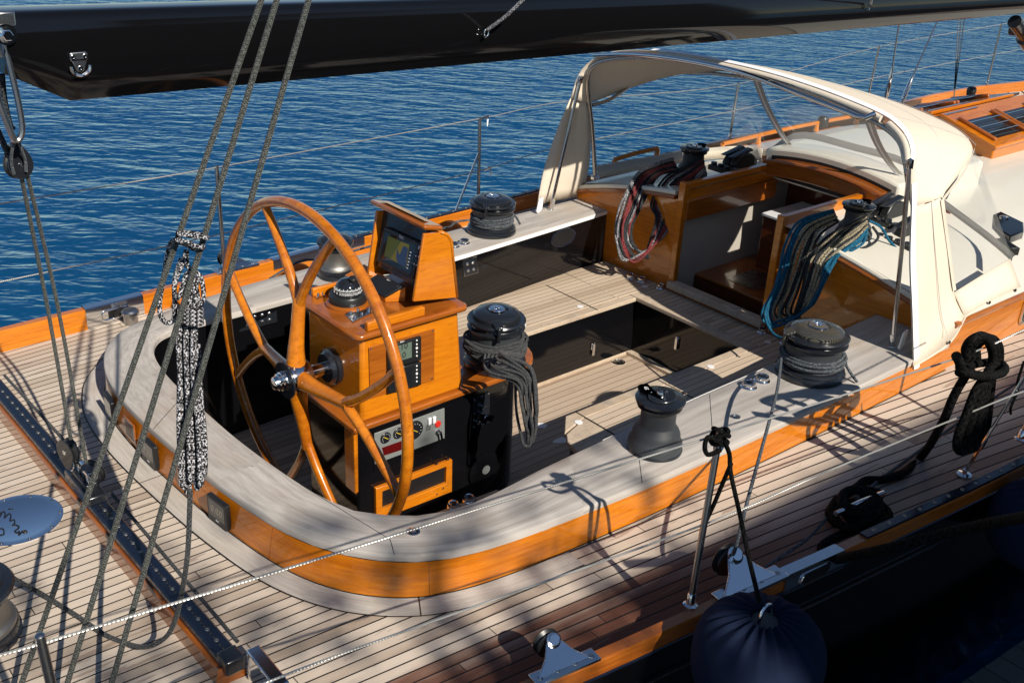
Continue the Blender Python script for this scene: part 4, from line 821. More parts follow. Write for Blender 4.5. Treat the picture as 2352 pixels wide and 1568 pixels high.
# boom end fitting: tang, bolt, long shackle
c = PY((13, 80), BY-.14); t = thing('boom_shackle', c, 'long polished shackle hanging from the boom end bolt', 'shackle')
m = MB(); m.prism([c+V((-.03, .03, .07)), c+V((.05, .03, .07)), c+V((.05, .03, -.08)), c+V((-.03, .03, -.08))], (0, .02, 0)); m.build('tang', M_['steel'], t, 30, bev=.008)
m = MB(); m.lathe([(.028, 0), (.028, .01), (.019, .012), (.019, .024), (.016, .027), (0, .027)], c+V((0, .0, .0)), (0, -1, 0), 6); m.lathe([(.035, -.004), (.035, .004), (0, .004)], c, (0, -1, 0), 24); m.build('bolt', M_['chrome'], t, 25)
c2 = [PY(q, BY-.12) for q in ((8, 100), (22, 150), (42, 235), (51, 290), (47, 316), (36, 322), (28, 310), (8, 262), (-6, 220), (-14, 160))]
m = MB(); m.tube(cat(c2, 5), .011, 8); m.build('bow', M_['steel'], t)
# tackle from the boom end to the traveller car
TZ_ = .10; tn, tf = PZ(d7(1590, 1395), TZ_), PZ(d4(-60, 1040), TZ_)
tdir = (tn-tf).normalized(); tside = V((-tdir.y, tdir.x, 0)); tside = tside if tside.x > 0 else -tside
CAR = PZ((203, 1098), TZ_+.05)
bt = [PY((32, 330), BY-.1), PY((46, 395), BY-.06)]
def block(name, c, up, ax, r, label, cheeks='alu', grp=None):
    c = V(c); up = V(up).normalized(); ax = V(ax); ax = (ax-up*ax.dot(up)).normalized(); sd_ = up.cross(ax)
    t = thing(name, c, label, 'block', grp)
    m = MB(); m.lathe([(r*.85, -r*.22), (r*.95, -r*.2), (r*.74, 0), (r*.95, r*.2), (r*.85, r*.22), (.0, r*.22)], c, ax, 24); m.build('sheave', M_['plastic'], t, 35)
    for s in (-1, 1):
        P = []
        for k in range(16): a = 2*math.pi*k/16; q = 1.0+.55*max(0, math.sin(a))**3; P.append(c+sd_*r*1.02*math.cos(a)+up*r*q*math.sin(a)*1.05+ax*s*r*.26)
        m = MB(); m.prism(P, ax*s*r*.1); m.build('cheek', M_[cheeks], t, 30, bev=r*.05)
    m = MB(); m.lathe([(r*.2, -r*.4), (r*.2, r*.4), (0, r*.4)], c, ax, 12); m.tube([c+up*r*1.3+sd_*r*.3*math.cos(a)+up*r*.45*math.sin(a) for a in [2*math.pi*k/14 for k in range(14)]], r*.1, 6, True); m.build('shackle', M_['chrome'], t)
    return t
UB = PY((42, 378), BY+.0); down = (CAR-UB).normalized()
block('block', UB, -down, (.3, -1, 0), .05, 'black block below the boom end with two falls of rope')
ropething('strop', [cat([PY((37, 320), BY-.1), PY((28, 345), BY-.08), PY((26, 375), BY-.05), PY((32, 400), BY-.03)], 5), cat([PY((40, 318), BY-.1), PY((50, 345), BY-.06), PY((58, 370), BY-.03), PY((60, 395), BY-.03)], 5)], .0055, 'sheet', 'thin dark strop tying the boom end block to the shackle')
ropething('strop', [cat([PY((4, 170), BY), PY((10, 230), BY), PY((22, 285), BY), PY((30, 298), BY)], 5), cat([PY((-10, 290), BY), PY((8, 330), BY), PY((22, 360), BY), PY((30, 375), BY)], 5)], .011, 'darkrope', 'dark covered strop behind the boom end shackle at the left frame')
LB = CAR+V((0, 0, .13)); LB2 = PZ((208, 1085), TZ_+.10)
ropething('tackle_rope', [[PY((47, 395), BY), PD((108, 700), (LB-V(CC)).dot(V(RR[2]))+.0), PD((163, 1010), (LB-V(CC)).dot(V(RR[2])))], [PY((60, 390), BY), PD((132, 700), (LB-V(CC)).dot(V(RR[2]))), PD((200, 1075), (LB-V(CC)).dot(V(RR[2])))]], .0078, 'grey_rope', 'pair of grey ropes from the boom end block to the traveller', n=8)
# ------------------------------------------------------------------ traveller
trv = thing('traveller', (tn+tf)/2-V((0, 0, TZ_)), 'black mainsheet traveller track on a varnished beam across the aft deck', 'traveller')
nn_ = 24
def tpt(f, s=0., z=0.): return tf+(tn-tf)*f+tside*s+V((0, 0, z))
m = MB(); m.rows([[tpt(k/nn_, s, z) for s, z in ((-.052, -.10), (-.050, -.034), (-.044, -.026), (.045, -.024), (.05, -.032), (.05, -.10))] for k in range(-1, nn_+1)]); m.add([tpt(1, s, z) for s, z in ((-.062, -.10), (-.05, -.024), (.045, -.024), (.05, -.10))], [(0, 1, 2, 3)]); m.build('beam', M_['vary'], trv, 30)
m = MB(); m.rows([[tpt(k/nn_, s, z) for s, z in ((-.037, -.024), (-.035, .0), (-.028, .006), (.028, .006), (.035, .0), (.037, -.024))] for k in range(-1, nn_+1)]); tr_ = m.build('track', M_['track'], trv, 25)
N_ = 36
for k in range(N_):
    f = (k+.5)/N_; screw('screw', tr_, tpt(f, 0, .006), (0, 0, 1), .0085, .002, 'silver')
for k in range(N_):
    for g in (.33, .67): screw('track_hole', tr_, tpt((k+.5+g)/N_, 0, .006), (0, 0, 1), .0065, .001, 'ink')
m = MB(); m.bar(tpt(.985, 0, -.01), tpt(1.015, 0, -.01), .07, .06); m.build('end_stop', M_['alu'], trv, 30, bev=.008)
fc = (CAR-tf).dot(tdir)/(tn-tf).length
m = MB(); m.bar(tpt(fc-.055, 0, .022), tpt(fc+.055, 0, .022), .075, .038); m.bar(tpt(fc-.03, 0, .05), tpt(fc+.03, 0, .05), .05, .03); m.build('car', M_['alu'], trv, 30, bev=.006)
m = MB(); m.tube([tpt(fc-.02, 0, .06), tpt(fc-.02, 0, .10), tpt(fc+.02, 0, .10), tpt(fc+.02, 0, .06)], .010, 8); m.bar(tpt(fc-.03, .01, .085), tpt(fc+.035, .01, .095), .03, .02); m.build('car_toggle', M_['chrome'], trv)
block('block', PZ((157, 1035), TZ_+.14), V((0, -.15, -1)), (1, .3, 0), .052, 'black double block standing on the traveller car, further one', grp='traveller car blocks')
block('block', PZ((214, 1083), TZ_+.10), V((0, .3, -1)), (1, .5, .2), .05, 'black block lying on the near end of the traveller car', grp='traveller car blocks')
ropething('control_line', [cat([tpt(.0, .062, .0), tpt(.3, .064, .01), tpt(fc-.04, .05, .03)], 5), cat([tpt(fc+.05, .055, .03), tpt(.7, .058, .015), tpt(.98, .05, .01)], 6)], .0075, 'charcoal', 'dark traveller control line along the black track')
e0 = PZ(d7(1690, 1355), .12); e1 = PZ(d7(1900, 1620), .12)
ed = (e1-e0).normalized(); es = V((-ed.y, ed.x, 0))
m = MB(); m.prism([e0+es*.0, e1, e1+es*.05, e0+es*.05], (0, 0, .012)); m.prism([e0+V((0, 0, -.115)), e0+es*.05+V((0, 0, -.115)), e0+es*.05, e0], ed*.012)
tag(m.build('rail_bracket', M_['chrome'], None, 30, bev=.006), 'polished steel bracket at the near end of the traveller beam', 'bracket')
# ------------------------------------------------------------------ mainsheet falls, tied coil, tail
ML = [((604, -10), (42, 1590)), ((639, -10), (148, 1590)), ((712, -10), (250, 1590))]
for (a, b), lb in zip(ML, ('leftmost of three long grey ropes slanting across the aft deck', 'middle of three long grey ropes slanting across the aft deck', 'rightmost of three long grey ropes, passing the wheel rim')):
    ropething('mainsheet', [[PD(a, 3.18), PD(((a[0]+b[0])/2, (a[1]+b[1])/2), 3.23), PD(b, 3.28)]], .0093, 'grey_rope', lb, 10, 'mainsheet falls')
def Q(a, b, d=3.28): return PD(d4(a, b), d)
CO = []; rs = random.Random(5)
lows = [PD(d7(*q), 3.3) for q in ((1250, 180), (1280, 215), (1320, 110), (1360, 265), (1390, 270), (1425, 230), (1410, 150), (1300, 250))]
for i in range(8):
    x0 = 1215+24*i; xm = 1235+17*i; xl = 1240+22*i; dep = 3.27+.02*(i % 3)
    yb_ = 1568+rs.uniform(100, 265)
    CO.append(cat([Q(1290+6*i, 380-8*abs(4-i), dep), Q(1270+13*i, 470, dep-.01), Q(1265+12*i, 600, dep), Q(xm-8, 760+rs.uniform(-20, 20), dep), Q(xm+rs.uniform(-8, 8), 1050, dep), Q(xl-10, 1350, dep), Q(xl+rs.uniform(-6, 6), yb_-60, dep), Q(xl+10, yb_, dep+.01), Q(xl+20, yb_-60, dep+.02), Q(xl+14, yb_-300, dep+.02), Q(xl-8, 1200, dep+.02), Q(xm+10, 800, dep+.02)], 4))
for j in range(4):     # the turns tied round the coil
    z = 560+28*j; CO.append([Q(1315+75*math.cos(a), z+16*math.sin(a)+8*math.cos(a), 3.27-.04*math.sin(a)) for a in [2*math.pi*k/22 for k in range(23)]])
CO.append(cat([Q(1330, 300), Q(1280, 330, 3.24), Q(1230, 480, 3.24), Q(1200, 430, 3.27), Q(1220, 330), Q(1260, 240), Q(1285, 150)], 5))
CO.append(cat([Q(1285, 150), Q(1290, 260), Q(1340, 300), Q(1385, 350), Q(1400, 480), Q(1360, 560)], 5)); CO.append(cat([Q(1320, 310), Q(1370, 330), Q(1345, 420), Q(1330, 560)], 5))
CO.append(cat([Q(1240, 80, 3.22), Q(1180, 100), Q(1150, 200), Q(1130, 330), Q(1100, 500), Q(1105, 600), Q(1140, 650), Q(1190, 640), Q(1205, 560), Q(1200, 420), Q(1210, 330), Q(1250, 210)], 5))
CO.append(cat([Q(1225, 40, 3.16), Q(1300, 55, 3.16), Q(1390, 65, 3.17), Q(1425, 72, 3.2), Q(1400, 50, 3.24), Q(1300, 35, 3.26), Q(1235, 30, 3.22), Q(1225, 45, 3.17)], 5))
CO.append(cat([Q(1215, 85, 3.16), Q(1290, 100, 3.15), Q(1340, 125, 3.16), Q(1400, 135, 3.2), Q(1350, 150, 3.26), Q(1280, 115, 3.25), Q(1220, 95, 3.18)], 5))
ropething('tied_coil', CO, .0078, 'fleck', 'long black and white flecked rope coil tied to the slanting ropes', 8)
ropething('mainsheet_tail', [cat([PD(d7(1310, 230), 3.3), PD(d7(1305, 400), 3.3), PD(d7(1290, 700), 3.34), PD(d7(1250, 950), 3.42), PD(d7(1200, 1150), 3.48), PD(d7(1130, 1260), 3.52), PD(d7(1000, 1318), 3.54), PZ(d7(850, 1285), .015), PZ(d7(700, 1220), .015), PZ(d7(540, 1110), .015), PZ(d7(300, 960), .03), PZ(d7(120, 860), .10), PZ(d7(20, 800), .13), PZ(d7(-120, 780), .14)], 6)], .0085, 'charcoal', 'dark rope tail looping over the aft deck to the silver winch', 8)
# ------------------------------------------------------------------ lifelines and stanchions
def stanchion(base, top, label, r=.0125, brace=None, group='lifeline stanchions'):
    base, top = V(base), V(top); t = thing('stanchion', base, label, 'stanchion', group); u = (top-base).normalized()
    m = MB(); L = (top-base).length; m.lathe([(r, 0), (r, L-r), (r*.9, L-r*.35), (r*.5, L-.02*r), (0, L)], base, u, 16); m.build('post', M_['steel'], t)
    m = MB(); m.lathe([(r*2.2, 0), (r*2.2, .006), (r*1.35, .012), (r*1.3, .05), (r, .055)], base, u, 20); m.build('socket', M_['chrome'], t)
    if brace: 
        a, b = V(brace[0]), V(brace[1]); m = MB(); m.tube([a, b], r*.62, 8); m.build('brace', M_['chrome'], t); m = MB(); m.lathe([(.035, 0), (.035, .004), (.012, .008), (.01, .03), (0, .03)], a-V((0, 0, .008)), (0, 0, 1), 18); m.build('brace_foot', M_['chrome'], t)
    return t
def farp(u, v): 
    z = .1; d = ray(u, v)
    for t in np.linspace(1, 20, 4000):
        p = CC+d*t
        if p[1] > yf(p[0])-.0+.02: return V(p)
n1b = PZ((1585, 1390), .1); n1t = PY((1655, 985), 1.835)
stanchion(n1b, n1t, 'near polished stanchion with black cords knotted round its top')
def onrail(x, far): return V((x, (yf(x)+.03) if far else (yn(x)-.03), .12 if far else .10))
def fit_stan(top_px, bot_px, far):
    # the rail point that lies under the seen lower end of the post
    best = None
    for x in np.linspace(.2, 14, 2761):
        p = onrail(x, far); q = RR @ (np.array(p)-CC)
        if q[2] < .2: continue
        u, v = 1176+FOC*q[0]/q[2], 784+FOC*q[1]/q[2]
        s = (bot_px[0]-top_px[0])/(bot_px[1]-top_px[1]); d = abs(u-(top_px[0]+s*(v-top_px[1])))
        if best is None or d < best[0]: best = (d, p)
    b = best[1]; return b, PY(top_px, b.y)
FS = {}
for k, tp, bt_, lb in ((1, (497, 379), (512, 570), 'far stanchion rising behind the slanting ropes left of the wheel'), (2, (1102, 269), (1099, 455), 'far stanchion with a slanting brace beside the grey coaming winch'), (3, (1308, 232), (1290, 400), 'far stanchion half hidden by the sprayhood side'), (4, (1696, 190), (1676, 318), 'far stanchion seen through the sprayhood window'), (5, (2019.5, 105), (1994, 222), 'far stanchion just right of the sprayhood roof'), (6, (2300.5, 54), (2262.6, 213), 'farthest stanchion near the top right corner')):
    b, t_ = fit_stan(tp, bt_, True); FS[k] = (b, t_)
    if k == 2: stanchion(b, t_, lb, .0125, (PZ((1031, 524), .01), b+(t_-b)*.62))
    else: stanchion(b, t_, lb)
B7 = PZ((2342, 1010), .10); stanchion(B7, B7+V((.13, -.05, .78)), 'near stanchion at the right frame edge with a chrome brace', .0125, (PZ(dr(1485, 1160), .015), PY((2362, 850), 1.60)))
n0t = PY((90, 1455), 2.06); stanchion(V((.50, 2.13, .0)), n0t, 'near stanchion with rounded top in the bottom left corner', .0125)
def lifeline(pts, label): return ropething('lifeline', [pts], .0038, 'wire', label, 6, 'lifelines', 'wire')
CO_Y = 1.66
cl = PY((2250, 803), CO_Y); cr = PY((2352, 757), 1.60)
up_near = [PD((-40, 1490), 2.2), n0t+V((0, 0, -.028)), n1t+V((0, 0, -.02)), PY((2095, 856), 1.70), cl, cr, cr+(cr-cl)*3]
lifeline(up_near, 'near upper steel lifeline running past the tied black rope')
lo1 = PY((1608, 1207), 1.833)
lifeline([PY(d8(-700, 1650), 1.95), PY(d8(0, 1365), 1.90), lo1, PY(d9(970, 120), 1.72), PY(dr(1420, 730), 1.66), PY(dr(1950, 520), 1.60), PY((2500, 860), 1.55)], 'near lower steel lifeline above the side deck')
pa = FS[1][1]; t2 = FS[2][1]; t3 = FS[3][1]
lifeline([PY((-60, 478), 5.46), pa+V((0, 0, -.015)), t2+V((0, 0, -.012)), t3, FS[4][1]+V((0, 0, -.012)), FS[5][1]+V((0, 0, -.012)), FS[6][1]+V((0, 0, -.012)), FS[6][1]*2-FS[5][1]], 'far upper steel lifeline against the blue water')
def mid(k, f=.5): return FS[k][0]+(FS[k][1]-FS[k][0])*f
lifeline([PY((-60, 660), 5.46), PY((508, 537), FS[1][0].y), PY((1101, 392), FS[2][0].y), PY((1297, 335), FS[3][0].y), mid(4), mid(5), mid(6), mid(6)*2-mid(5)], 'far lower steel lifeline against the blue water')
for k, f in ((2, 1), ):
    for p, lb in ((t2+V((.03, 0, -.012)), 'upper'), (PY((1117, 389), FS[2][0].y), 'lower')):
        m = MB(); m.tube([p+V((-.03, 0, -.006)), p+V((.05, 0, .010))], .008, 8); m.tube([p+V((.028+.016*math.cos(a), 0, .004+.012*math.sin(a))) for a in [2*math.pi*q/12 for q in range(12)]], .004, 6, True); tag(m.build('pelican_hook', M_['chrome'], None), 'chrome pelican hook on the far %s lifeline' % lb, 'hook'); 
        m = MB(); m.prism([p+V((.035, -.005, -.015)), p+V((.05, -.005, -.012)), p+V((.043, -.005, -.065)), p+V((.036, -.005, -.06))], (0, .002, 0)); tag(m.build('hook_lanyard', M_['strip'], None, 0), 'white tape hanging from the far %s lifeline hook' % lb, 'tape')
# shrouds and turnbuckles beyond the sprayhood
for (tu, tv), (mu, mv), (bu, bv), lb in (((2066, 48), (2050, 155), (2034, 232), 'left one of two chrome shroud turnbuckles'), ((2154, 46), (2098, 172), (2070, 238), 'right leaning one of two chrome shroud turnbuckles')):
    bq = PY((bu, bv), 5.95); mq = PY((mu, mv), 5.95+.0); tq = PY((tu, tv), 5.95); t = thing('shroud', bq, lb, 'rigging', 'shrouds'); u = (mq-bq)
    m = MB(); m.tube([mq, tq, tq+(tq-mq)*3], .009, 8); m.build('rod', M_['steel'], t); m = MB(); m.tube([bq, bq+u*.12, bq+u*.14, bq+u*.72, bq+u*.80, mq], [.018, .018, .024, .024, .017, .013], 10); m.build('turnbuckle', M_['chrome'], t)
# ------------------------------------------------------------------ fixtures on the rails
def footblock(c, dx, label, size=1.0, grp='rail foot blocks', side=-1):
    c = V(c); t = thing('foot_block', c, label, 'block', grp); u = V(dx).normalized(); s = V((-u.y, u.x, 0)); s = s if s.y*side < 0 else -s
    def q(a, b, z): return c+u*a*size+s*b*size+V((0, 0, z*size))
    m = MB(); m.prism([q(-.13, -.03, 0), q(.13, -.03, 0), q(.13, .03, 0), q(-.13, .03, 0)], (0, 0, .012*size)); m.prism([q(-.115, -.01, .012), q(.10, -.01, .012), q(.05, .03, .04), q(.026, .062, .062), q(.012, .078, .071), q(-.006, .083, .074), q(-.024, .078, .071), q(-.038, .062, .062), q(-.062, .03, .04)], s*.007*size); p_ = m.build('bracket', M_['chrome'], t, 30, bev=.003)
    for a in (-.105, -.035, .035, .105): screw('screw', t, q(a, -.005, .012), (0, 0, 1), .011, .003, 'steel')
    m = MB(); m.lathe([(.047*size, 0), (.05*size, .006), (.038*size, .018), (.05*size, .03), (.047*size, .036), (0, .036)], q(-.006, .085, .035), s, 28); m.build('sheave', M_['plastic'], t, 35)
    m = MB(); m.lathe([(.026*size, 0), (.026*size, .008), (.018*size, .010), (.018*size, .016), (0, .016)], q(-.006, .072, .068), -s*.8+V((0, 0, .9)), 18); m.build('axle', M_['chrome'], t)
    return t
def near_x(q, z): return PZ(q, z)
p = PZ((1292, 1530), .10); footblock((p.x, yn(p.x)-.027, .10), (1, -.14, 0), 'chrome foot block with black wheel on the near rail, empty of rope')
p = PZ((1712, 1340), .10); footblock((p.x, yn(p.x)-.027, .10), (1, -.12, 0), 'larger chrome foot block on the near rail with the blue grey sheet through it', 1.3)
p = PZ((590, 648), .12); footblock((p.x, yf(p.x)+.027, .12), (1, .04, 0), 'sunlit chrome foot block on the far rail', 1.1, side=-1)
# hawse fairleads let into the rail
for q, far, lb in (((1873, 1295), False, 'chrome hawse fairlead in the near rail with the black mooring rope'), ((275, 712), True, 'chrome mooring fairlead on the far rail by the aft deck')):
    p = PZ(q, .10); x = p.x; t = thing('fairlead', onrail(x, far), lb, 'fairlead'); sg = 1 if far else -1; f = yf if far else yn; tp = .12 if far else .10
    x0_, x1_ = x-.17, x+.17
    m = MB(); m.rows([[(xx, f(xx)-sg*.003, -.004 if far else .01), (xx, f(xx)-sg*.003, tp), (xx, f(xx)+sg*.004, tp+.006), (xx, f(xx)+sg*.053, tp+.006), (xx, f(xx)+sg*.060, tp-.002), (xx, f(xx)+sg*.062, .022)] for xx in np.linspace(x0_, x1_, 6)]); bd = m.build('body', M_['chrome'], t, 40)
    m = MB(); yy = f(x)+sg*.0625 if not far else f(x)-sg*.004; o1 = rrect((x, yy, .058), (1, -.1 if not far else .05, 0), (0, 0, 1), .17, .056, .027, 5); m.prism(o1, (0, sg*.002, 0)); m.build('opening', M_['ink'], t, 0)
    m = MB(); m.tube(o1, .005, 6, True); m.build('lip', M_['chrome'], t)
    if far:
        m = MB(); m.lathe([(.04, 0), (.04, .05), (.05, .06), (.05, .075), (.04, .085), (0, .085)], (x+.06, f(x)-.06, .0), (0, 0, 1), 24); m.build('roller', M_['steel'], t)
for (x, lb) in ((PZ((690, 605), .12).x+.5, 'long polished chafe strip on the far rail behind the wheel'),):
    m = MB(); m.rows([[(xx, yf(xx)-.004, .06), (xx, yf(xx)-.004, .123), (xx, yf(xx)+.03, .127), (xx, yf(xx)+.06, .123)] for xx in np.linspace(x-.62, x+.1, 8)]); tag(m.build('chafe_strip', M_['chrome'], None, 40), lb, 'strip')
# mooring cleat
c = PZ(d9(1215, 345), .045); t = thing('cleat', V((c.x, c.y, 0)), 'chrome horn cleat on the near side deck under the black rope', 'cleat'); a, b = PZ(d9(1050, 402), .10), PZ(d9(1382, 258), .10)
m = MB(); m.tube([a, a+(b-a)*.3, (a+b)/2, a+(b-a)*.7, b], [.012, .016, .018, .016, .012], 12); m.build('horn', M_['chrome'], t); m = MB(); m.lathe([(.03, -.10), (.028, -.05), (.022, 0)], (a+b)/2+(b-a)*.1, (0, 0, 1), 16); m.lathe([(.03, -.10), (.028, -.05), (.022, 0)], (a+b)/2-(b-a)*.1, (0, 0, 1), 16); m.build('post', M_['chrome'], t)
# heavy black mooring rope: cleat hitch, lead to the coil, lead overboard
cc0 = (a+b)/2-V((0, 0, .045)); ux = (b-a).normalized(); uy = V((-ux.y, ux.x, 0)); MR = []
def K(al, ac, z): return cc0+ux*al+uy*ac+V((0, 0, z))
MR.append(cat([K(.02, .13, -.02), K(-.10, .06, .0), K(-.145, -.04, .0), K(-.08, -.09, .02), K(.02, -.05, .035), K(.10, .06, .03), K(.14, .02, .0), K(.12, -.07, -.01), K(.03, -.10, .0), K(-.06, -.06, -.01), K(-.08, .03, .03), K(.0, .08, .045), K(.09, .09, .03), K(.15, .04, .03), K(.17, .0, .02)], 6))
MR.append(cat([K(-.11, .04, .03), K(-.06, -.06, .045), K(.03, -.08, .04), K(.09, -.01, .05), K(.05, .07, .055), K(-.03, .07, .06), K(-.09, .01, .055), K(-.05, -.05, .06), K(.04, -.03, .065)], 6))
MR.append(cat([K(-.09, -.07, -.02), K(.0, -.11, -.02), K(.08, -.06, -.015), K(.06, .05, -.01), K(-.02, .1, -.02), K(-.1, .07, -.02), K(-.13, .0, -.02)], 6))
MR.append(cat([K(.0, -.09, -.01), PZ(d9(1190, 505), .02), PZ(d9(1040, 570), .02), PZ(d9(965, 620), .02), PZ(d9(960, 655), .03), V((PZ(d9(1000, 690), .06).x, yn(3.3)-.03, .055)), PY(d9(1180, 690), 1.56), PY(d9(1450, 630), 1.40), PY(d9(1800, 540), 1.25), PY(d9(2100, 470), 1.1), PY(d9(2348, 425), .95), PY(d9(2700, 330), .7)], 6))
MR.append(cat([K(.02, .12, -.02), PZ(dr(640, 1270), .02), PZ(dr(720, 1215), .02), PZ(dr(850, 1210), .02), PZ(dr(1000, 1160), .025), PY(dr(1120, 1060), 1.93), PY(dr(1200, 960), 1.85), PY(dr(1265, 850), 1.77), PY(dr(1330, 730), 1.72), PY(dr(1400, 560), 1.69), PY(dr(1480, 420), 1.67), PY(dr(1540, 330), 1.66)], 6))
def W(a_, b_, y=CO_Y): return PY(dr(a_, b_), y)
for i, (xa_, xb_, yy_) in enumerate(((1510, 1425, 1.63), (1600, 1500, 1.66), (1650, 1560, 1.69))):
    MR.append(cat([W(1500+40*i, 260, yy_), W(1500+40*i, 170, yy_), W(1560+45*i, 105, yy_-.02), W(1640+40*i, 90+14*i, yy_), W(1700+30*i, 190, yy_+.02), W(1700+25*i, 300, yy_+.02), W(1650+15*i, 400, yy_), W(1570+40*i, 520, yy_), W(1500+55*i, 700, yy_), W(1440+62*i, 850, yy_), W(1425+66*i, 950-10*i, yy_), W(1460+60*i, 990-12*i, yy_+.03), W(1530+48*i, 950-20*i, yy_+.05), W(1575+42*i, 800, yy_+.05), W(1610+36*i, 600, yy_+.05), W(1640+30*i, 420, yy_+.05)], 5))
MR.append(cat([W(1420, 240, 1.60), W(1450, 300, 1.60), W(1460, 350, 1.60), W(1540, 385, 1.59), W(1660, 400, 1.59), W(1770, 380, 1.60), W(1800, 335, 1.64), W(1740, 290, 1.72), W(1600, 300, 1.74), W(1480, 330, 1.70), W(1445, 370, 1.64)], 6))
MR.append(cat([W(1500, 300, 1.72), W(1540, 170, 1.72), W(1640, 110, 1.72), W(1740, 150, 1.72), W(1760, 260, 1.71), W(1740, 360, 1.68)], 5))
ropething('mooring_rope', MR, .0195, 'blackrope', 'heavy black mooring rope made fast and coiled on the near lifeline', 10)
B2 = PY(dr(1900, 520), 1.64); ropething('lanyard', [cat([PY((2352, 830), 1.62), PY(dr(1900, 450), 1.63), B2, PY(dr(1850, 640), 1.63), PY(dr(1848, 695), 1.63)], 5)], .006, 'blackrope', 'short black cord end hanging beside the chrome brace')
# fender cords knotted on the near stanchion
kn = n1t+V((0, 0, -.03)); KR = []
KR.append(cat([kn+V((-.03, 0, .01)), kn+V((0, -.03, .025)), kn+V((.03, 0, .02)), kn+V((0, .03, .0)), kn+V((-.035, 0, -.015)), kn+V((0, -.035, -.01)), kn+V((.035, .01, -.02)), kn+V((.01, .035, .01)), kn+V((-.02, .0, .035)), kn+V((.03, -.02, .0))], 5))
KR.append(cat([kn+V((.01, -.03, -.01)), PY(d6(290, 1480), 1.80), PY(d6(320, 1560), 1.80), PY(d9(330, 130), 1.78), PY(d9(390, 400), 1.70), PY(d9(450, 690), 1.60), PY(d9(500, 900), 1.53), PY(d9(525, 1010), 1.50)], 5))
KR.append(cat([kn+V((-.02, -.02, -.01)), PY(d6(175, 1440), 1.82), PY(d6(150, 1510), 1.82), PY(d6(175, 1560), 1.82), PY(d6(255, 1530), 1.82)], 5))
KR.append(cat([PY(d9(330, 60), 1.79), PY(d9(270, 200), 1.84), PY(d9(220, 320), 1.87), PY(d9(165, 440), 1.90)], 5))
ropething('fender_line', KR, .0085, 'blackrope', 'black cords from the near stanchion knot down to the navy fender', 8)
# ------------------------------------------------------------------ fenders in fleece covers
def fender(c, r, h, label, seed):
    rs = random.Random(seed); t = thing('fender', V(c)+V((0, 0, -h)), label, 'fender', 'navy fleece fenders'); R = []; n = 120
    ph = [rs.uniform(0, 6.28) for _ in range(3)]
    prof = [(.20, -.055), (.21, -.02), (.23, .0), (.28, .0), (.36, -.012), (.5, -.045), (.64, -.095), (.78, -.18), (.9, -.30), (.97, -.44), (1., -.6), (1., -.85), (.97, -1.1), (.85, -1.3), (.6, -1.45), (.2, -1.5)]
    for k, (q, z) in enumerate(prof):
        row = []; amp = .10*max(0, 1-(max(0, q-.24)/.72)**1.2) if z > -.62 else 0.
        for i in range(n):
            a = 2*math.pi*i/n; f = math.sin(19*a+1.3*math.sin(2*a+ph[0])+.6*math.sin(5*a+ph[1])); f = f+.35*math.sin(37*a+ph[2])
            g = 1+.03*math.sin(2*a+ph[1])
            row.append((c[0]+math.cos(a)*r*q*g*(1+amp*.55*f), c[1]+math.sin(a)*r*q*g*(1+amp*.55*f), c[2]+r*z+amp*r*.42*f))
        R.append(row)
    m = MB(); m.rows(R, cu=True); m.build('cover', M_['navy'], t, 0 or 80, sub=1)
    m = MB(); m.lathe([(.20*r, -.06*r), (.12*r, -.045*r), (0, -.04*r)], c, (0, 0, 1), 24); m.build('fender_top', M_['rubber'], t)
    m = MB(); m.tube([V(c)+V((.03*math.cos(a)*1.2, 0, .0+.05*math.sin(a))) for a in [2*math.pi*q/16 for q in range(16)]], .006, 8, True); m.build('shackle', M_['chrome'], t)
fc_ = PY((1765, 1412), 1.47); fender((fc_.x-.015, 1.47, fc_.z), .232, .5, 'round navy fleece fender gathered at the top, hanging on the black hull', 4)
f2 = PY((2425, 1130), 1.30); fender((f2.x, 1.30, f2.z), .24, .5, 'second navy fender in the shade at the right frame edge', 9)
# ------------------------------------------------------------------ spray hood
dod = thing('spray_hood', (5.6, 3.9, .3), 'cream canvas sprayhood with clear windows on a chrome frame over the companionway', 'spray hood')
def resample(P, n):
    C = cat(P, 8); L = [0]
    for a, b in zip(C, C[1:]): L.append(L[-1]+(b-a).length)
    out = []
    for k in range(n):
        s = L[-1]*k/(n-1); i = max(j for j in range(len(L)) if L[j] <= s+1e-9); i = min(i, len(C)-2); out.append(C[i].lerp(C[i+1], (s-L[i])/max(1e-9, L[i+1]-L[i])))
    return out
A_s = [(5.05, 2.36, .115), (5.00, 2.42, .45), (4.99, 2.49, .72), (5.01, 2.555, .98)]
A_t = [(5.01, 2.555, .98), (5.03, 2.60, 1.12), (5.11, 2.68, 1.26), (5.2, 2.82, 1.325), (5.27, 3.02, 1.36), (5.3, 3.45, 1.405), (5.31, 3.9, 1.425), (5.3, 4.45, 1.415), (5.27, 4.85, 1.375), (5.23, 5.1, 1.30), (5.19, 5.24, 1.17), (5.16, 5.285, .98)]
F_t = [(5.19, 2.50, 1.02), (5.5, 2.56, 1.12), (5.80, 2.68, 1.165), (6.06, 2.95, 1.19), (6.22, 3.4, 1.215), (6.24, 3.9, 1.23), (6.14, 4.4, 1.23), (6.02, 4.8, 1.175), (5.9, 5.06, 1.10), (5.7, 5.2, 1.02), (5.5, 5.25, .965), (5.33, 5.26, .93)]
N = 60; ra, rf = resample(A_t, N), resample(F_t, N); ROWS = []
for j in range(7):
    t = j/6; ROWS.append([ra[i].lerp(rf[i], t)+V((0, 0, .022*math.sin(math.pi*t)*math.sin(math.pi*i/(N-1)))) for i in range(N)])
m = MB(); m.rows(ROWS); m.build('canvas_roof', M_['canvas'], dod, 60, solid=.004)
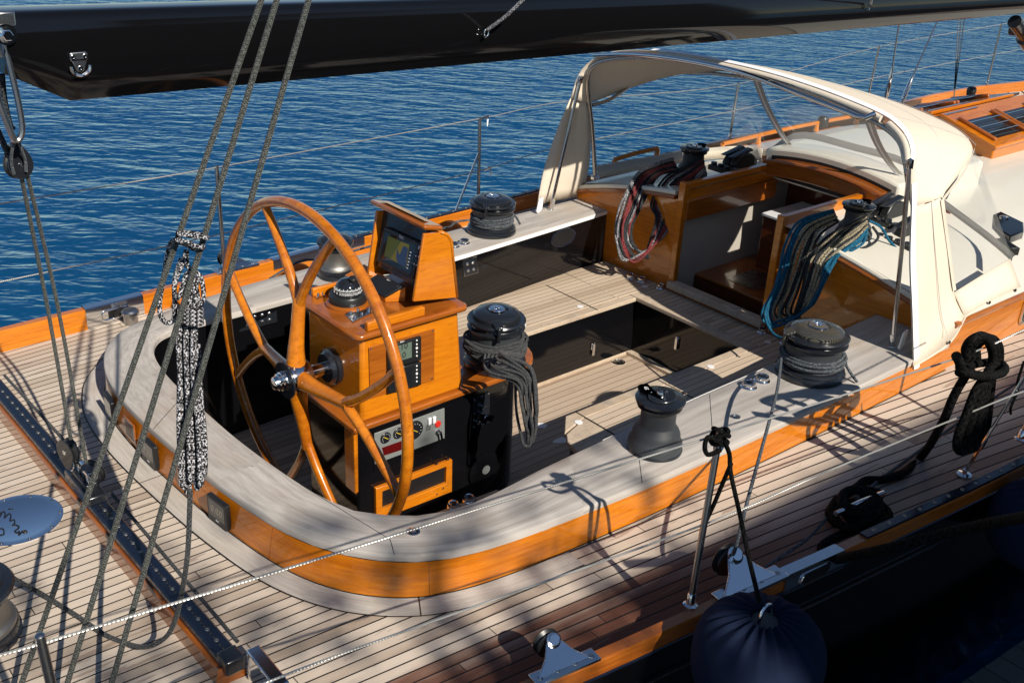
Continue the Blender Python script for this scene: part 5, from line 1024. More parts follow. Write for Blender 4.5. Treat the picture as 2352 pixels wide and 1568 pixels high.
W_s = [PY(dc(800, 990), 2.345), PY(dc(790, 900), 2.39), (5.46, 2.435, .47), (5.19, 2.50, 1.02)]
W_s[1] = V((W_s[0].x-.02, 2.41, W_s[0].z+.12))
rs_ = resample(A_s, 16); rw = resample([W_s[0], (5.47, 2.43, .44), (5.33, 2.465, .74), (5.19, 2.50, 1.02)], 16); hem = [PY(dc(*q), 2.345) for q in ((440, 1335), (690, 1170), (800, 990))]
rs_[0] = hem[0]+V((0, -.003, 0))
ROWS = [[rs_[i].lerp(rw[i], t)+V((0, -.012*math.sin(math.pi*t)*(i/15), 0)) for t in [k/8 for k in range(9)]] for i in range(16)]
hc = cat(hem, 4); ROWS[0] = [V(hc[min(len(hc)-1, int(k*(len(hc)-1)/8))]) for k in range(9)]
m = MB(); m.rows(ROWS); m.build('canvas_side', M_['canvas'], dod, 60, solid=.004)
lowW = [V((5.47, 2.43, .44)), V((5.8, 2.435, .475)), V((6.12, 2.44, .50))]; hem2 = [W_s[0], PY(dc(970, 890), 2.345), PY(dc(1190, 785), 2.34)]
m = MB(); la, lb = resample(lowW, 8), resample(hem2, 8); m.rows([[la[i].lerp(lb[i], k/3) for i in range(8)] for k in range(4)]); m.build('canvas_skirt', M_['canvas'], dod, 60, solid=.004)
m = MB(); e = resample(hem2[::-1]+hem[1::-1] if False else [hem2[2], hem2[1], hem2[0]], 10); m.tube(e, .005, 5); m.tube([V(p)+V((0, -.003, 0)) for p in hc], .005, 5); m.build('hem', M_['canvas'], dod)
for q in ((690, 1165), (970, 888), (1150, 803)): p = PY(dc(*q), 2.335); m = MB(); m.lathe([(.01, 0), (.01, .006), (0, .008)], p, (0, -1, 0), 10); m.build('stud', M_['plastic'], dod)
for S_ in ([p+V((0, -.004, .004)) for p in resample([(5.83, 2.68, 1.168), (6.06, 2.95, 1.193), (6.22, 3.4, 1.218), (6.24, 3.9, 1.233)], 14)], [rs_[i].lerp(rw[i], .62)+V((0, -.014, 0)) for i in range(16)], [ra[i].lerp(rf[i], .5)+V((0, 0, .024*math.sin(math.pi*i/(N-1)))) for i in range(2, 56)], [ra[12].lerp(rf[12], k/8)+V((0, -.002, .004+.022*math.sin(math.pi*k/8)*math.sin(math.pi*12/59))) for k in range(9)]):
    m = MB(); m.tube(S_, .0022, 5); m.build('seam', M_['zip'], dod)
# side window (starboard) and wind screen
c_tip, c_cor = V((5.20, 2.495, 1.01)), V((5.83, 2.68, 1.15)); lowf = V((6.14, 2.435, .50)); seam = resample([(5.20, 2.495, 1.01), (5.5, 2.555, 1.11), (5.83, 2.68, 1.15)], 10); lo_ = resample([(5.46, 2.428, .455), (5.8, 2.433, .482), (6.14, 2.435, .50)], 10)
m = MB(); m.rows([[seam[i].lerp(lo_[i], k/6)+V((0, -.012*math.sin(math.pi*k/6), 0)) for i in range(10)] for k in range(7)]); m.build('side_window', M_['clear'], dod, 60)
m = MB(); m.rows([[seam[i]+V((0, -.004, .01)), seam[i]+V((0, -.004, -.022))] for i in range(10)]); m.rows([[lo_[0].lerp(seam[0], k/6)+V((-.015, -.003, 0)), lo_[0].lerp(seam[0], k/6)+V((.02, -.003, 0))] for k in range(7)]); m.build('window_binding', M_['canvas'], dod, 60)
topw = resample([(5.83, 2.68, 1.15), (6.06, 2.95, 1.18), (6.22, 3.4, 1.205), (6.24, 3.9, 1.22), (6.14, 4.4, 1.22), (6.02, 4.8, 1.165), (5.9, 5.06, 1.09), (5.7, 5.2, 1.01), (5.34, 5.26, .92)], 40)
botw = resample([(6.14, 2.435, .50), (6.45, 2.75, .48), (6.6, 3.25, .60), (6.62, 3.45, .74), (6.62, 3.9, .755), (6.62, 4.36, .735), (6.64, 4.62, .54), (6.72, 4.83, .50), (6.5, 5.05, .46), (6.0, 5.22, .42), (5.5, 5.30, .40)], 40)
m = MB(); m.rows([[topw[i].lerp(botw[i], k/8) for i in range(40)] for k in range(9)]); m.build('wind_screen', M_['clear'], dod, 60)
m = MB(); m.rows([[p+V((.002, 0, -.02)) for p in botw], [p+V((.004, 0, .03)) for p in botw]]); m.build('screen_hem', M_['zip'], dod, 60)
m = MB(); m.rows([[p+V((-.02, .01, -.06)), p+V((-.02, .01, .035))] for p in botw[24:]]); m.build('pleat', M_['canvas'], dod, 60, solid=.004)
for (tu, tv), (bu, bv), mx in (((1738, 183), (1815, 335), 6.12), ((2010, 275), (2076, 408), 6.12)):
    for dx, mt in ((0, 'zip'),):
        tpp = PX((tu, tv), mx-.02) if tu < 1900 else PX((1998, 282), 6.15); bpp = PX((bu, bv), 6.60) if tu < 1900 else PX((2066, 400), 6.55)
        C = resample([tpp, tpp.lerp(bpp, .35)+V((.02, .035 if tu < 1900 else .03, -.02)), tpp.lerp(bpp, .75)+V((0, .02, -.01)), bpp], 10)
        m = MB(); m.rows([[p+V((-.004, .035, 0)), p+V((-.008, .012, 0)), p+V((-.008, -.012, 0)), p+V((-.004, -.035, 0))] for p in C]); m.build('zip_tape', M_['zip'], dod, 60)
        m = MB(); m.tube([p+V((-.010, 0, 0)) for p in C], .007, 6); m.build('zip', M_['canvasedge'], dod)
# white zip edge and rolled flap along the aft edge
ed_ = resample(A_s+[(5.03, 2.595, 1.10)], 24)
m = MB(); m.rows([[p+V((-.004, -.010, 0)), p+V((.03, -.014, 0)), p+V((.055, -.008, 0))] for p in ed_]); m.build('edge_binding', M_['canvasedge'], dod, 60)
sub_ = resample(A_t, 80); m = MB(); m.tube([p+V((-.012, .0, -.022)) for p in sub_[16:58]], .020, 10); m.tube([p+V((-.012, .012, -.02)) for p in sub_[6:15]], .021, 10); m.build('rolled_flap', M_['canvas'], dod, 60)
m = MB(); m.rows([[p+V((-.006, 0, .004)), p+V((.03, 0, .012))] for p in sub_[6:60]]); m.build('top_binding', M_['canvasedge'], dod, 60)
# port side panel
Pa = resample([(5.16, 5.285, .98), (5.10, 5.33, .75), (5.02, 5.36, .45), (4.985, 5.375, .20)], 10); Pb = resample([(5.30, 5.265, .96), (5.40, 5.29, .7), (5.44, 5.32, .42), (5.46, 5.40, .18)], 10)
m = MB(); m.rows([[Pa[i].lerp(Pb[i], k/6)+V((0, .02*math.sin(math.pi*k/6)+.008*math.sin(k*2.1+i*.4), 0)) for k in range(7)] for i in range(10)]); m.build('canvas_side', M_['canvas'], dod, 60, solid=.004)
# frame
m = MB(); m.tube(cat([(5.45, 5.26, .37), (5.36, 5.245, .75), (5.26, 5.225, 1.08), (5.235, 5.15, 1.225), (5.255, 4.9, 1.315), (5.28, 4.45, 1.38), (5.29, 3.9, 1.395), (5.28, 3.4, 1.37), (5.25, 3.0, 1.31), (5.18, 2.8, 1.265), (5.10, 2.69, 1.19), (5.10, 2.63, 1.05), (5.3, 2.58, .7), (5.5, 2.55, .42)], 6), .016, 10); m.build('hoop', M_['steel'], dod)
gr = resample([PX(da(620, 92), 5.23), PX(da(1000, 88), 5.23), PX(da(1500, 150), 5.23), PX(da(2000, 268), 5.23), PX(db(500, 408), 5.22), PX(db(850, 540), 5.20), PX(db(960, 585), 5.18), PX(db(1040, 568), 5.20), PX(db(1075, 545), 5.22)], 40)
m = MB(); m.tube(gr, .0155, 10); m.build('grab_rail', M_['chrome'], dod)
m = MB(); m.tube(cat([(5.34, 5.245, .92), PX(da(760, 490), 5.5), PX(da(960, 360), 5.7), PX(da(1150, 283), 5.86), PX(da(1330, 248), 5.95), PX(da(1500, 252), 6.0), PX(da(1800, 268), 6.06), (6.10, 3.9, 1.215), (6.07, 3.4, 1.20), (5.97, 2.97, 1.165), (5.8, 2.72, 1.13), (5.35, 2.55, .98)], 6), .013, 10); m.build('fore_hoop', M_['steel'], dod)
for b_, t_ in ((PZ(dc2(1577, 362), CT), PX(da(498, 305), 5.20)), (PZ((2048, 797), CT), PX((2090, 376), 5.06))):
    m = MB(); m.tube([b_+V((0, 0, .03)), t_], .0125, 12); st = m.build('strut', M_['chrome'], dod)
    m = MB(); m.lathe([(.024, 0), (.024, .004), (.016, .006), (.016, .035), (.018, .04), (.018, .075), (.0, .078)], b_, (t_-b_), 16); m.build('strut_foot', M_['chrome'], st)
    m = MB(); m.lathe([(.017, -.03), (.02, -.025), (.02, .02), (0, .03)], t_, (t_-b_), 14); m.build('strut_end', M_['chrome'], st)
p = PX(da(628, 1175), 5.45); m = MB(); m.lathe([(.035, -.02), (.035, 0), (.018, .01), (.018, .04), (0, .05)], p, (0, 0, 1), 18); m.build('deck_hinge', M_['chrome'], dod)
for (u, v, l) in ((dk(1440, 1350)+(0,)), (da(145, 1440)+(0,))):
    y = 2.45 if u > 2000 else 5.3; p = PZ((u, v), CT+.06); m = MB(); m.prism([p+V((-.02, 0, .05)), p+V((.02, 0, .06)), p+V((.015, 0, -.03)), p+V((-.025, 0, -.055)), p+V((-.04, 0, -.04))], (0, .012, 0)); m.build('strap', M_['strip'], dod, 30, bev=.004)
# ------------------------------------------------------------------ gear on the cabin roof
def clutch(c, label, n=2, s=1.0):
    c = V(c); t = thing('rope_clutch', c, label, 'rope clutch', 'rope clutches on the cabin roof')
    for k in range(n):
        o_ = V((0, -.055*k*s+.03*(n-1)*s, 0)); m = MB()
        P = [c+o_+V((x*s, 0, z*s)) for x, z in ((-.10, 0), (.11, 0), (.11, .045), (.05, .085), (-.02, .10), (-.07, .08), (-.10, .04))]; m.prism(P, (0, .045*s, 0)); m.build('body', M_['plastic'], t, 30, bev=.008*s)
        m = MB(); m.prism([c+o_+V((x*s, .004*s, z*s)) for x, z in ((-.14, .085), (-.06, .10), (.04, .118), (.07, .10), (.0, .09), (-.06, .075))], (0, .037*s, 0)); m.build('lever', M_['alu'], t, 30, bev=.006*s)
    m = MB(); m.bar(c+V((-.17*s, -.1*s, .015)), c+V((-.17*s, .1*s, .015)), .05*s, .03*s); og = m.build('organiser', M_['plastic'], t, 30, bev=.006)
    for k in range(4): m = MB(); m.lathe([(.018*s, 0), (.018*s, .02*s), (0, .022*s)], c+V((-.17*s, (-.075+.05*k)*s, .03)), (0, 0, 1), 12); m.build('sheave', M_['alu'], og)
    return t
clutch(PZ(dk(420, 270), .51), 'pair of black rope clutches on the roof left of the hatch', 2, 1.25); clutch(PZ(dk(1360, 580), .47), 'pair of black rope clutches by the right roof winch', 2, 1.25); clutch(PZ(dk(1480, 720), .42), 'single black rope clutch behind the chrome strut', 1, 1.3)
def coil(name, wc, mats, pts_a, pts_b, label, r=.0075, n=4):
    pass
def hang(col, label, front, back, n, r, mats, seed, knot):
    # a halyard coil: strands from the winch over the roof edge, down the bulkhead, round and back up
    rs = random.Random(seed); groups = {}
    for i in range(n):
        f = i/(n-1)-.5; g = mats[i % len(mats)]; P = []
        j = lambda: f+rs.uniform(-.03, .03)
        for (q, d, w_) in front: g_ = j(); P.append(PD((q[0]+w_[0]*g_+rs.uniform(-1.2, 1.2), q[1]+w_[1]*g_+rs.uniform(-1.2, 1.2)), d+.02*f+rs.uniform(-.03, .005)))
        bq = back[0]; P.append(PD((bq[0][0]+bq[2][0]*f, bq[0][1]+bq[2][1]*f+rs.uniform(-13, 10)), bq[1]))
        for (q, d, w_) in back[1:]: g_ = j(); P.append(PD((q[0]+w_[0]*g_+rs.uniform(-1.2, 1.2), q[1]+w_[1]*g_+rs.uniform(-1.2, 1.2)), d+.02*f+rs.uniform(-.03, .005)))
        groups.setdefault(g, []).append(cat(P, 5))
    for g, P in groups.items():
        ropething('halyard_coil', P+(knot.get(g, [])), r, g, label[g], 7, col)
DS = (V((5.40, 3.3, .2))-V(CC)).dot(V(RR[2])); DPt = (V((5.40, 4.7, .2))-V(CC)).dot(V(RR[2]))
def K1(a, b): return dk(a, b)
wS = (RW_S-V(CC)).dot(V(RR[2])); wP = (RW_P-V(CC)).dot(V(RR[2]))
hang('blue rope bundle', {'blue': 'blue strands of the rope coil hung over the right bulkhead', 'tan': 'tan flecked strands of the rope coil on the right bulkhead', 'darkrope': 'dark strands among the blue and tan coil on the right bulkhead'},
     [(K1(1010, 570), wS-.15, (10, 26)), (K1(850, 640), DS-.12, (50, 24)), (K1(780, 760), DS-.16, (62, 10)), (K1(735, 900), DS-.16, (58, 4)), (K1(690, 1040), DS-.15, (56, 0)), (K1(635, 1170), DS-.13, (64, 0))],
     [(K1(690, 1240), DS-.13, (70, -14)), (K1(790, 1180), DS-.15, (-34, 24)), (K1(870, 1000), DS-.17, (-48, 10)), (K1(920, 860), DS-.18, (-62, 0)), (K1(1010, 760), DS-.18, (-54, -30)), (K1(1120, 690), wS-.22, (-40, -40)), (K1(1205, 620), wS-.20, (0, -40))], 12, .0085, ['blue', 'blue', 'blue', 'blue', 'tan', 'darkrope', 'tan', 'tan', 'darkrope', 'darkrope', 'tan', 'darkrope'], 3,
     {'blue': [cat([PD(K1(1215, 600), wS-.18), PD(K1(1290, 640), wS-.15), PD(K1(1340, 720), wS-.1), PZ(K1(1385, 770), .44)], 5), cat([PD(K1(640, 1000), DS-.17), PD(K1(575, 1120), DS-.15), PD(K1(570, 1220), DS-.18), PD(K1(620, 1310), DS-.25), PD(K1(695, 1345), DS-.35)], 5)], 'darkrope': [cat([PD(K1(1240, 640), wS-.18), PD(K1(1275, 700), wS-.14), PD(K1(1230, 750), wS-.17), PZ(K1(1140, 785), .45)], 5)]})
hang('red rope bundle', {'whitefleck': 'white flecked strands of the rope coil on the left bulkhead', 'redrope': 'red strands of the rope coil hung over the left bulkhead', 'darkrope': 'dark strands among the red coil on the left bulkhead'},
     [(da(1350, 1080), wP-.08, (14, 30)), (da(1200, 1110), wP-.22, (14, 24)), (da(1080, 1190), DPt-.02, (34, 24)), (da(1000, 1330), DPt-.06, (44, 8)), (da(940, 1480), DPt-.08, (46, 4)), ((1434, 520), DPt-.08, (36, 0)), ((1436, 560), DPt-.08, (36, 0))],
     [((1462, 594), DPt-.08, (50, -20)), ((1502, 560), DPt-.09, (-30, 20)), ((1530, 500), DPt-.11, (-46, 6)), (da(1230, 1420), DPt-.11, (-50, 0)), (da(1330, 1250), DPt-.09, (-40, -24)), (da(1480, 1160), wP-.16, (-18, -36)), (da(1600, 1060), wP-.13, (0, -34))], 12, .0085, ['whitefleck', 'whitefleck', 'darkrope', 'redrope', 'redrope', 'redrope', 'darkrope', 'darkrope', 'whitefleck', 'redrope', 'darkrope', 'darkrope'], 8,
     {'redrope': [cat([PD(da(1345, 1330), DPt-.1), PD((1540, 465), DPt-.1), PD((1533, 510), DPt-.09), PD((1515, 548), DPt-.09), PD((1490, 570), DPt-.09)], 5)]})
# ropes leading forward over the roof
for g, a_, b_, lb in (('darkrope', (2000, 1140), (2352, 1020), 'uppermost dark halyard running forward on the cabin roof'), ('tan', (2005, 1160), (2352, 1045), 'tan halyard running forward between the dark and the blue one'), ('blue', (2020, 1212), (2352, 1098), 'blue halyard running forward on the cabin roof')):
    P0, P1 = PZ(db(*a_), .46), PZ(db(*b_), .46); ropething('halyard', [[P0*1.0-(P1-P0)*1.05, P0, P1, P1+(P1-P0)*1.2]], .008, g, lb, 7, 'halyards')
# black deck instrument pod and the narrow box beside it
c = PZ(dc(1120, 330), .40); t = thing('winch_control', c, 'glossy black control box with a round chrome button beyond the sprayhood', 'control box'); q4 = [PZ(dc(*q), .44) for q in ((975, 215), (1213, 330), (1213, 390), (1120, 425), (1010, 360))]
m = MB(); m.prism(q4, (0, 0, -.07)); m.build('box', M_['black'], t, 30, bev=.008); LZ('button', [(.032, 0), (.032, .006), (.02, .008), (.02, .004), (0, .004)], PZ(dc(1075, 297), .441), 'chrome', t, 24)
a, b = PZ(dc(1040, 465), .40), PZ(dc(1150, 535), .40); m = MB(); m.bar(a, b, .06, .05); m.tube([a+V((0, 0, .026)), b+V((0, 0, .026))], .006, 6); tag(m.build('clutch_bar', M_['plastic'], None, 30, bev=.006), 'narrow black fitting on the roof edge beyond the sprayhood', 'fitting')
# wooden skylight
k0 = PZ(db(2065, 978), .455); sk = thing('skylight', k0, 'varnished wooden skylight with barred dark panes on the cream roof', 'skylight')
def S(x, y, z): return k0+V((x, y, z))
m = MB(); m.prism([S(0, 0, -.03), S(0, 1.05, -.03), S(0, 1.05, .13), S(0, .56, .27), S(0, .49, .27), S(0, 0, .13)], (1.5, 0, 0)); m.build('box', M_['varz'], sk, 30, bev=.01)
m = MB(); m.bar(S(-.02, .02, .0), S(1.5, .02, .0), .06, .03); m.bar(S(.0, -.01, .0), S(0, 1.06, .0), .04, .03); m.build('foot_moulding', M_['vary'], sk, 30, bev=.006)
for sgn in (0, 1):
    def T(x, f, z=0.): y = -.03+(.52)*f; y = y if not sgn else 1.05-y; return S(x, y, .125+.152*f+z)
    m = MB(); m.add([T(-.04, 0), T(1.5, 0), T(1.5, 1), T(-.04, 1), T(-.04, 0, .03), T(1.5, 0, .03), T(1.5, 1, .03), T(-.04, 1, .03)], [(0, 1, 2, 3), (4, 5, 6, 7), (0, 1, 5, 4), (1, 2, 6, 5), (2, 3, 7, 6), (3, 0, 4, 7)]); lid = m.build('lid', M_['var'], sk, 30, bev=.008)
    for x0 in (.06, .66):
        m = MB(); m.add([T(x0, .16, .031), T(x0+.5, .16, .031), T(x0+.5, .70, .031), T(x0, .70, .031)], [(0, 1, 2, 3)]); pn_ = m.build('pane', M_['screen'], lid, 0)
        for xx in (x0-.02, x0+.52): m = MB(); m.bar(T(xx, .1, .045), T(xx, .76, .045), .03, .035, (1, 0, 0)); m.build('bar_bracket', M_['vary'], lid, 30, bev=.01)
        for f in (.26, .42, .58): m = MB(); m.tube([T(x0-.02, f, .055), T(x0+.52, f, .055)], .006, 8); m.build('guard_bar', M_['chrome'], lid)
    m = MB(); m.bar(T(-.02, .93, .034), T(.5, .93, .034), .02, .008); m.build('hinge', M_['chrome'], lid)
# padeye with tackle lines near the far rail
c = PZ(db(1742, 455), .40); t = thing('deck_pad', c, 'round chrome deck padeye holding thin dark lines near the far rail', 'padeye'); LZ('plate', [(.085, 0), (.085, .004), (.04, .012), (.02, .03), (0, .035)], c, 'chrome', t, 28)
m = MB()
for du in (-18, -6, 8): m.tube([c+V((0, 0, .03)), PD((2213+du*.8+10, -60), (c-V(CC)).dot(V(RR[2]))+.0)], .0045, 6)
m.build('line', M_['ink'], t)
for q, lb in (((620, 655), 'black mushroom vent seen through the windscreen'), ((1892, 390), 'black mushroom vent near the far rail')):
    p = PZ(db(*q), .36); t = thing('deck_vent', p, lb, 'vent'); m = MB(); m.lathe([(.045, 0), (.045, .02), (.05, .03), (.05, .07), (.035, .09), (0, .095)], p, (0, 0, 1), 20); m.build('cowl', M_['plastic'], t)
# black vang strut under the boom at the right frame edge
p0, p1 = PY((2330, 50), BY), PY((2420, 175), BY); t = thing('boom_vang', p1, 'dark strut under the boom at the top right corner', 'strut'); m = MB(); m.tube([p0, p0.lerp(p1, .25), p0.lerp(p1, .26), p1, p1+(p1-p0)], [.055, .055, .075, .075, .075], 14); m.build('strut', M_['alu'], t); m = MB(); m.lathe([(.05, -.08), (.05, .08), (0, .08)], p0.lerp(p1, .15), (0, 1, 0), 16); m.build('toggle', M_['plastic'], t)
# ------------------------------------------------------------------ displays and vents on the aft coaming panel
FM = [V((p.x, p.y, 0)) for p in flare(OC, .06)]
def on_fascia(q, o_=0.):
    d = ray(*q); best = None
    for i in range(len(FM)-1):
        a, b = FM[i], FM[i+1]; t = (b-a).normalized(); n_ = V((t.y, -t.x, 0))*-1
        dn = d[0]*n_.x+d[1]*n_.y
        if dn >= 0: continue
        s = ((a.x-CC[0])*n_.x+(a.y-CC[1])*n_.y)/dn; p = V(CC+d*s); u = (p-a).dot(t)
        if -1e-3 <= u <= (b-a).length+1e-3 and (best is None or s < best[0]): best = (s, p+n_*o_, t, n_)
    return best[1:] if best else None
def fit_box(name, qs, depth, label):
    c, tt, nn2 = on_fascia((sum(q[0] for q in qs)/4, sum(q[1] for q in qs)/4), .004); return c, tt, nn2
FD = [([(1440, 262), (1650, 388), (1622, 572), (1415, 428)], d7, '0.00', 'display reading 0.00 on the aft coaming, nearest the camera'), ([(990, -28), (1148, 15), (1132, 165), (975, 55)], d7, '136', 'second display on the aft coaming, between the two wooden vents'), ([(745, 1098), (830, 1195), (815, 1320), (722, 1255)], d4, None, 'blank display on the aft coaming, farthest from the camera')]
for qs, zf, s, lb in FD:
    Q4 = [on_fascia(zf(*q)) for q in qs]
    cz = (CT-.03)/2+.002; P_ = [q[0] for q in Q4 if q]; c = sum(P_, V((0, 0, 0)))/len(P_); c, tt, nn2 = on_fascia((sum(zf(*q)[0] for q in qs)/4, sum(zf(*q)[1] for q in qs)/4))
    ww = (Q4[0][0]-Q4[1][0]).length*.98; c = V((c.x, c.y, cz)); ww = min(max(ww, .125), .142)
    t = thing('instrument_display', V((c.x, c.y, 0)), lb, 'display', 'coaming displays'); hz = .122
    m = MB(); m.prism([p+nn2*.003 for p in rrect(c, tt, (0, 0, 1), ww, hz, .010)], nn2*.022); m.build('case', M_['plastic'], t, 30, bev=.004)
    m = MB(); m.prism([p+nn2*.0255 for p in rrect(c+V((0, 0, .008)), tt, (0, 0, 1), ww*.80, hz*.66, .006)], nn2*.0006); m.build('screen', M_['screen'], t, 0)
    left = -tt if (-tt).dot(V((0, -1, 0))) > 0 else tt
    fr_ = frame(c+nn2*.0268+V((0, 0, .004)), left, (0, 0, 1))
    if fr_.col[2].xyz.dot(nn2) < 0: fr_ = frame(c+nn2*.0268+V((0, 0, .004)), -left, (0, 0, 1))
    if s: text(s, 'digits', .05, 'digit', fr_, t, .0003)
    fr2 = fr_.copy(); fr2.translation = c+nn2*.0256+V((0, 0, -.043)); text('B&G', 'lettering', .012, 'paint', fr2, t, .0003)
for q, zf, in (((905, 1400), d4), ((1290, 270), d7)):
    c, tt, nn2 = on_fascia(zf(*q)); c = V((c.x, c.y, .072)); m = MB(); m.prism([p+nn2*.003 for p in rrect(c, tt, (0, 0, 1), .125, .105, .004)], nn2*.006); vg = m.build('vent_grille', M_['vary'], yacht, 30, bev=.002)
    m = MB()
    for k in range(6): z = -.035+.014*k; m.prism([p+nn2*.0085 for p in rrect(c+V((0, 0, z)), tt, (0, 0, 1), .09, .006, .002, 1)], nn2*.0012)
    m.build('vent_slots', M_['ink'], vg, 0)
# ------------------------------------------------------------------ small deck fittings
def cup(q, z, label, grp, r=.03, tilt=True):
    c = PZ(q, z); t = thing('popup_fitting', c, label, 'deck fitting', grp); LZ('flange', [(r*1.25, 0), (r*1.25, .004), (r*1.12, .009), (r*.95, .010)], c, 'chrome', t, 28)
    LZ('rim', [(r*1.0, .009), (r*1.02, .02), (r*.96, .028), (r*.72, .030), (r*.6, .026), (r*.58, .006), (0, .006)], c, 'chrome', t, 28); LZ('well', [(r*.5, .027), (r*.45, .0275), (0, .0275)], c, 'ink', t, 20)
    return t
cup(dc2(672, 715), CT, 'right one of two chrome cups on the far coaming before the winch', 'chrome cups'); cup(dc2(565, 750), CT, 'left one of two chrome cups on the far coaming, half behind the tower', 'chrome cups')
cup(d6(452, 1095), CT, 'left one of two chrome cups on the near coaming', 'chrome cups', .034); cup(d6(543, 1052), CT, 'right one of two chrome cups on the near coaming', 'chrome cups', .034)
cup(d5(1990, 345), SZ, 'left one of two close chrome cups on the bridge deck', 'chrome cups'); cup(d5(2065, 368), SZ, 'right one of two close chrome cups on the bridge deck', 'chrome cups'); cup(d5(2195, 415), SZ, 'single chrome cup on the bridge deck at the sill', 'chrome cups', .028)
cup(d6(545, 718), SZ, 'chrome cup on the near seat corner beside the sill', 'chrome cups'); cup(d6(698, 792), SZ, 'chrome cup half behind the carbon topped winch', 'chrome cups')
for q, lb in (((772, 357), 'left chrome filler cap on the helm step'), ((878, 312), 'right chrome filler cap on the helm step')): cup(d8(*q), FZ+.16, lb, 'filler caps', .03)
def flat(name, q, z, r, mat, label, grp, ring=None):
    c = PZ(q, z); t = thing(name, c, label, name.replace('_', ' '), grp); LZ('disc', [(r, 0), (r, .0025), (0, .003)], c, mat, t, 24)
    if ring: LZ('ring', [(r*1.35, 0), (r*1.35, .004), (r*1.05, .005), (r*1.0, .002)], c, ring, t, 28); LZ('slot', [(r*.55, .003), (r*.5, .0035), (0, .0035)], c, 'chrome' if mat == 'ink' else 'steel', t, 16)
flat('flush_fitting', d8(495, 528), CT, .020, 'ink', 'chrome ringed black cap on the near coaming corner', 'flush caps', 'chrome'); flat('flush_fitting', d6(362, 1303), CT, .018, 'steel', 'small steel cap on the near coaming between winch and lifeline', 'flush caps', 'chrome')
ST = [(d5(1643, 542), SZ), (d5(1250, 668), SZ), (d5(2087, 404), SZ), (d5(2125, 1130), SZ), (d5(1632, 1338), SZ), (d6(585, 787), SZ), (d6(190, 955), SZ)]
SL = ['white numbered dot at the middle of the far seat edge', 'white dot on the far seat beside the coiled winch', 'white dot on the bridge deck near the chrome cups', 'white dot on the near seat edge above the small winch', 'white dot at the aft corner of the near seat', 'white dot on the near seat next to the carbon winch', 'white dot on the near seat between hatch gap and cups']
for (q, z), lb in zip(ST, SL): flat('sticker', q, z+.0005, .022, 'sticker', lb, 'white round stickers')
for q, lb in ((d5(1370, 1360), 'torn white paper piece on the floor beside the hanging ropes'), (d5(1505, 1462), 'torn white paper piece on the floor near the seat end')):
    c = PZ(q, FZ+.002); m = MB(); rs = random.Random(lb); m.add([c+V((.05*math.cos(a)*rs.uniform(.5, 1.2), .035*math.sin(a)*rs.uniform(.6, 1.2), 0)) for a in [2*math.pi*k/9 for k in range(9)]], [tuple(range(9))]); tag(m.build('paper_scrap', M_['sticker'], None, 0), lb, 'paper')
flat('floor_drain', d5(1907, 925), FZ, .035, 'steel', 'round steel drain at the cockpit floor corner', None, 'chrome'); flat('floor_drain', d4(1635, 1357), FZ+.02, .03, 'ink', 'dark round drain on the helm floor', None, 'chrome')
# latch, push button plates and the oval port in the black coaming face
def onp(q, y): return PY(q, y)
def pplate(P, nb, cols, name='button_plate'):
    c = sum(P, V((0, 0, 0)))/4; n_ = (P[1]-P[0]).cross(P[3]-P[0]).normalized(); n_ = n_ if n_.y < 0 else -n_
    m = MB(); m.prism([p+n_*.002 for p in P], n_*.003); pl_ = m.build(name, M_['alu'], yacht, 30, bev=.002); m = MB(); m.tube([p+n_*.005 for p in P], .0018, 5, True); m.build('plate_edge', M_['chrome'], pl_)
    for k in range(nb):
        f, g = ((k % cols)+.5)/cols, ((k//cols)+.5)/(nb/cols); f = .12+.76*f; g = .1+.8*g
        p = (P[0].lerp(P[1], f)).lerp(P[3].lerp(P[2], f), g); m = MB(); m.lathe([(.012, 0), (.011, .006), (.007, .010), (0, .012)], p+n_*.004, n_, 14); m.build('push_button', M_['chrome'], pl_)
yl = lambda z: 4.935+.13*(CT-.03-z)/(.83)
pplate([onp(dw(*q), yl(.02)-.004) for q in ((163, 247), (408, 200), (412, 297), (170, 362))], 8, 4)
yL2 = lambda x: interp([(3.876, 4.94), (4.823, 5.02), (5.44, 5.079)], x)
pplate([PY(dc2(*q), 4.95) for q in ((645, 885), (793, 853), (813, 1015), (668, 1058))], 4, 2)
c = PY(dc2(1697, 650), 5.035); C = [c+V((.115*math.cos(a), .0, .062*math.sin(a))) for a in [2*math.pi*k/32 for k in range(32)]]
m = MB(); m.tube([p+V((0, -.010, 0)) for p in C], .007, 8, True); op = m.build('oval_port', M_['track'], yacht); m = MB(); m.prism([p+V((0, -.014, 0)) for p in C], (0, .003, 0)); m.build('port_hole', M_['ink'], op, 0)
for q, y_, x_ in (((1728, 825), 4.455, None), ((2312, 785), None, 5.135)):
    if y_: c = PY(d5(*q), y_-.002); ax, nx = V((1, 0, 0)), V((0, -1, 0))
    else: c = PX(d5(*q), x_-.002); ax, nx = V((0, 1, 0)), V((-1, 0, 0))
    m = MB(); m.prism(rrect(c+V((0, 0, .012)), ax, (0, 0, 1), .034, .05, .004), nx*.006); m.prism(rrect(c+nx*.006+V((0, 0, -.012)), ax, (0, 0, 1), .022, .085, .006), nx*.010); m.build('locker_latch', M_['chrome'], yacht, 30, bev=.002)
